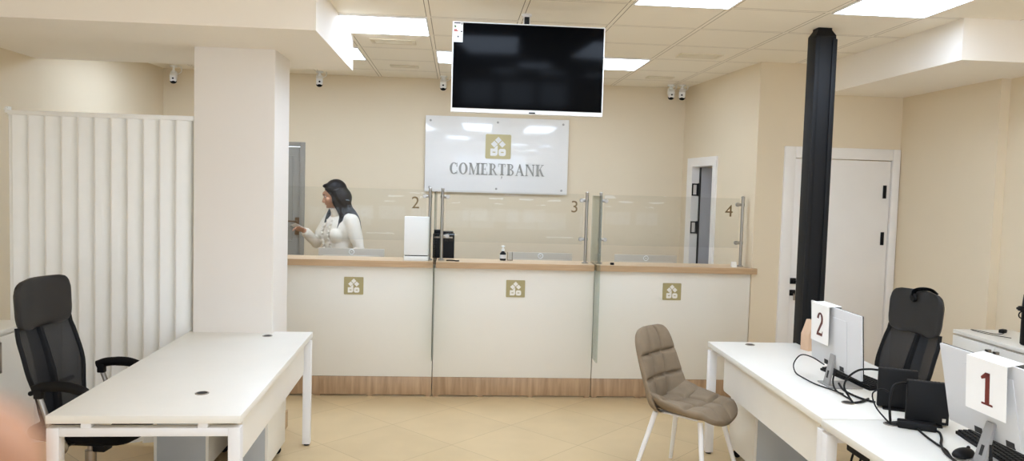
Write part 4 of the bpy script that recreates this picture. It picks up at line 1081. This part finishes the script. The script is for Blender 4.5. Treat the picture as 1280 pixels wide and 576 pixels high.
    # trousers and shoes
    b = MB(); b.sphere((0, 0, .935), .165, 20, 14, (.84, 1.12, .8))
    for s in (-1, 1): limb(b, [(0, s*.088, .90), (.015, s*.095, .50), (-.02, s*.10, .075)], [.100, .070, .058])
    tr = b.build('trousers', TROUSERS, t); bake(tr, .009, 3)
    for s in (-1, 1):
        f = MB(); n = 12; rings = []
        for k in range(n+1):
            v = k/n; x = -.085+.275*v; w = .038*math.sin(PI*min(1, v*.86+.14))**.5+.004; h = .05*(1-v)**.6+.018
            rings.append([Vector((x, s*(.102+.012*v)+w*math.cos(a), max(0, h*.5+h*.5*math.sin(a)))) for a in [2*PI*j/16 for j in range(16)]])
        f.rings(rings); f.build('shoe', SHOE, t, smooth=70)
    # hair: a cap swept back from the forehead, long lengths behind and one in front of the shoulder
    b = MB()
    b.sphere(H(-.028, 0, .122), .104, 24, 18, (1.03, .90, .98)); b.sphere(H(-.052, 0, .045), .088, 20, 14, (.85, .98, 1.1))
    b.sphere(H(.045, 0, .180), .045, 16, 10, (.9, 1.2, .45), H3)
    rnd = random.Random(4)
    for k in range(22):
        a = math.radians(95+170*k/21)      # around the back of the head
        x, y = math.cos(a)*.082-.02, math.sin(a)*.084
        p0 = H(x, y, .12); p1 = H(x*1.12-.015, y*1.15, .03)
        out = Vector((-.055+rnd.uniform(-.015, .01), y*1.75, 1.44+rnd.uniform(-.01, .02))); end = Vector((-.105+rnd.uniform(-.03, .02), y*2.1, 1.335+rnd.uniform(-.04, .03)))
        b.tube(smoothpath([p0, p1, out, end], 5), [.026]*5+[.028]*5+[.024]*3+[.016, .012, .006], 8)
    for k in range(7):                      # the near side length falls over the shoulder to the front
        q = k/6; p0 = H(.0-.03*q, .078, .10); p1 = H(.008-.035*q, .088, .02)
        out = Vector((.055-.05*q, .095+.02*q, 1.43)); end = Vector((.105-.07*q, .105+.02*q, 1.30+.03*rnd.random()))
        b.tube(smoothpath([p0, p1, out, end], 5), [.018]*5+[.022]*5+[.02]*3+[.014, .010, .005], 8)
    for k in range(6):
        q = k/5; p0 = H(.0-.03*q, -.078, .10); p1 = H(.012-.035*q, -.085, .02)
        out = Vector((.075-.05*q, -.085-.02*q, 1.42)); end = Vector((.115-.07*q, -.075-.02*q, 1.29+.03*rnd.random()))
        b.tube(smoothpath([p0, p1, out, end], 5), [.018]*5+[.022]*5+[.02]*3+[.014, .010, .005], 8)
    hr = b.build('hair', HAIR, t); bake(hr, .006, 2)
    # the paper she holds
    pw = RW+Vector((.07, .02, .035))
    p = thing('paper_sheet', 'small white paper in the raised hand of the woman', 'paper', wm(t) @ pw, rz)
    f = MB(); m = Matrix.Rotation(math.radians(-25), 4, 'Y') @ Matrix.Rotation(.3, 4, 'X'); f.box((-.05, -.04, .0), (.07, .04, .0015), 0, 1, m); f.build('sheet', M['paper'], p)
clerk()

def photographer_hand():
    """the photographer's left hand beside the lens, one fingertip reaching into the corner of the view"""
    b = MB()
    tip = Vector((-.0408, .0600, 1.7132))
    chain = [tip, tip+Vector((-.020, -.002, -.016)), tip+Vector((-.042, -.014, -.030)), tip+Vector((-.066, -.040, -.040))]
    limb(b, chain, [.0078, .0088, .0098, .0105], 14)
    kn = chain[-1]
    palm_d = Vector((-.35, -.80, -.48)).normalized(); row = Vector((-.25, .25, -.93)).normalized()
    for q in range(4):
        k0 = kn+row*.019*q; limb(b, [k0, k0+palm_d*.045, k0*.55+(kn+row*.028)*.45+palm_d*.085], [.0125, .0145, .017], 12)
    for q, L in ((1, .038), (2, .034), (3, .027)):
        k0 = kn+row*.019*q; a = k0+Vector((.62, .62, -.1)).normalized()*L; c = a+Vector((.9, -.25, -.15)).normalized()*L*.62; e = c+Vector((.45, -.85, -.1)).normalized()*L*.5
        limb(b, [k0, a, c, e], [.0105, .0095, .0085, .007], 12)
    th = kn+palm_d*.06+row*-.012
    limb(b, [th, th+Vector((.02, .012, .022)), th+Vector((.045, .035, .025)), th+Vector((.062, .052, .018))], [.016, .0135, .0105, .008], 12)
    w = kn+row*.028+palm_d*.085
    limb(b, [w, w+palm_d*.05+Vector((0, 0, -.02)), w+palm_d*.16+Vector((-.02, -.03, -.10))], [.024, .026, .033], 16)
    o = b.build('hand', mat('tanned_skin', (172, 124, 92), .65, spec=.2), None); bake(o, .0022, 4)
    tag(o, "blurred fingertip of the photographer at the bottom left corner", 'hand')
    f = MB(); f.sphere(tip+Vector((.001, .0045, .0035)), .005, 12, 8, (1.3, .5, 1.0)); f.build('fingernail', mat('fingernail', (180, 134, 104), .5), o)
photographer_hand()
# ------------------------------------------------------------------ daylight and camera
w = bpy.data.worlds.new('overcast_sky'); S.world = w; w.use_nodes = True
nt = w.node_tree; bg = nt.nodes['Background']
bg.inputs['Color'].default_value = (.78, .89, 1.07, 1); bg.inputs['Strength'].default_value = WORLD
for i, ww in enumerate(WINS):
    L = bpy.data.lights.new('window_portal', 'AREA'); L.shape = 'RECTANGLE'; L.size = ww[1]-ww[0]; L.size_y = 2.2; L.cycles.is_portal = True
    o = bpy.data.objects.new('window_portal', L); COL.objects.link(o); o.location = ((ww[0]+ww[1])/2, YF-.16, 1.45); o.rotation_euler = (PI/2, 0, 0)
cd = bpy.data.cameras.new('camera'); cam = bpy.data.objects.new('camera', cd); COL.objects.link(cam); S.camera = cam
yaw, pitch, roll, fpx = math.radians(4.1653759), math.radians(3.24786452), math.radians(-1.62507348), 948.693
fw = Vector((math.sin(yaw)*math.cos(pitch), math.cos(yaw)*math.cos(pitch), -math.sin(pitch)))
r0 = Vector((math.cos(yaw), -math.sin(yaw), 0)); u0 = r0.cross(fw)
rt = r0*math.cos(roll)-u0*math.sin(roll); up = rt.cross(fw)
mx = Matrix((rt, up, -fw)).transposed().to_4x4(); mx.translation = (0, 0, HC)
cam.matrix_world = mx
cd.sensor_fit = 'HORIZONTAL'; cd.sensor_width = 36; cd.lens = 36*fpx/1280
cd.clip_start = .005; cd.clip_end = 100
cd.dof.use_dof = True; cd.dof.focus_distance = 5.0; cd.dof.aperture_fstop = 8.9
vs = S.view_settings; vs.view_transform = 'Standard'; vs.look = 'None'; vs.exposure = EXPOSURE; vs.gamma = 1; vs.use_curve_mapping = False
S.cycles.max_bounces = 10; S.cycles.diffuse_bounces = 6; S.cycles.transparent_max_bounces = 16
S.cycles.use_denoising = True
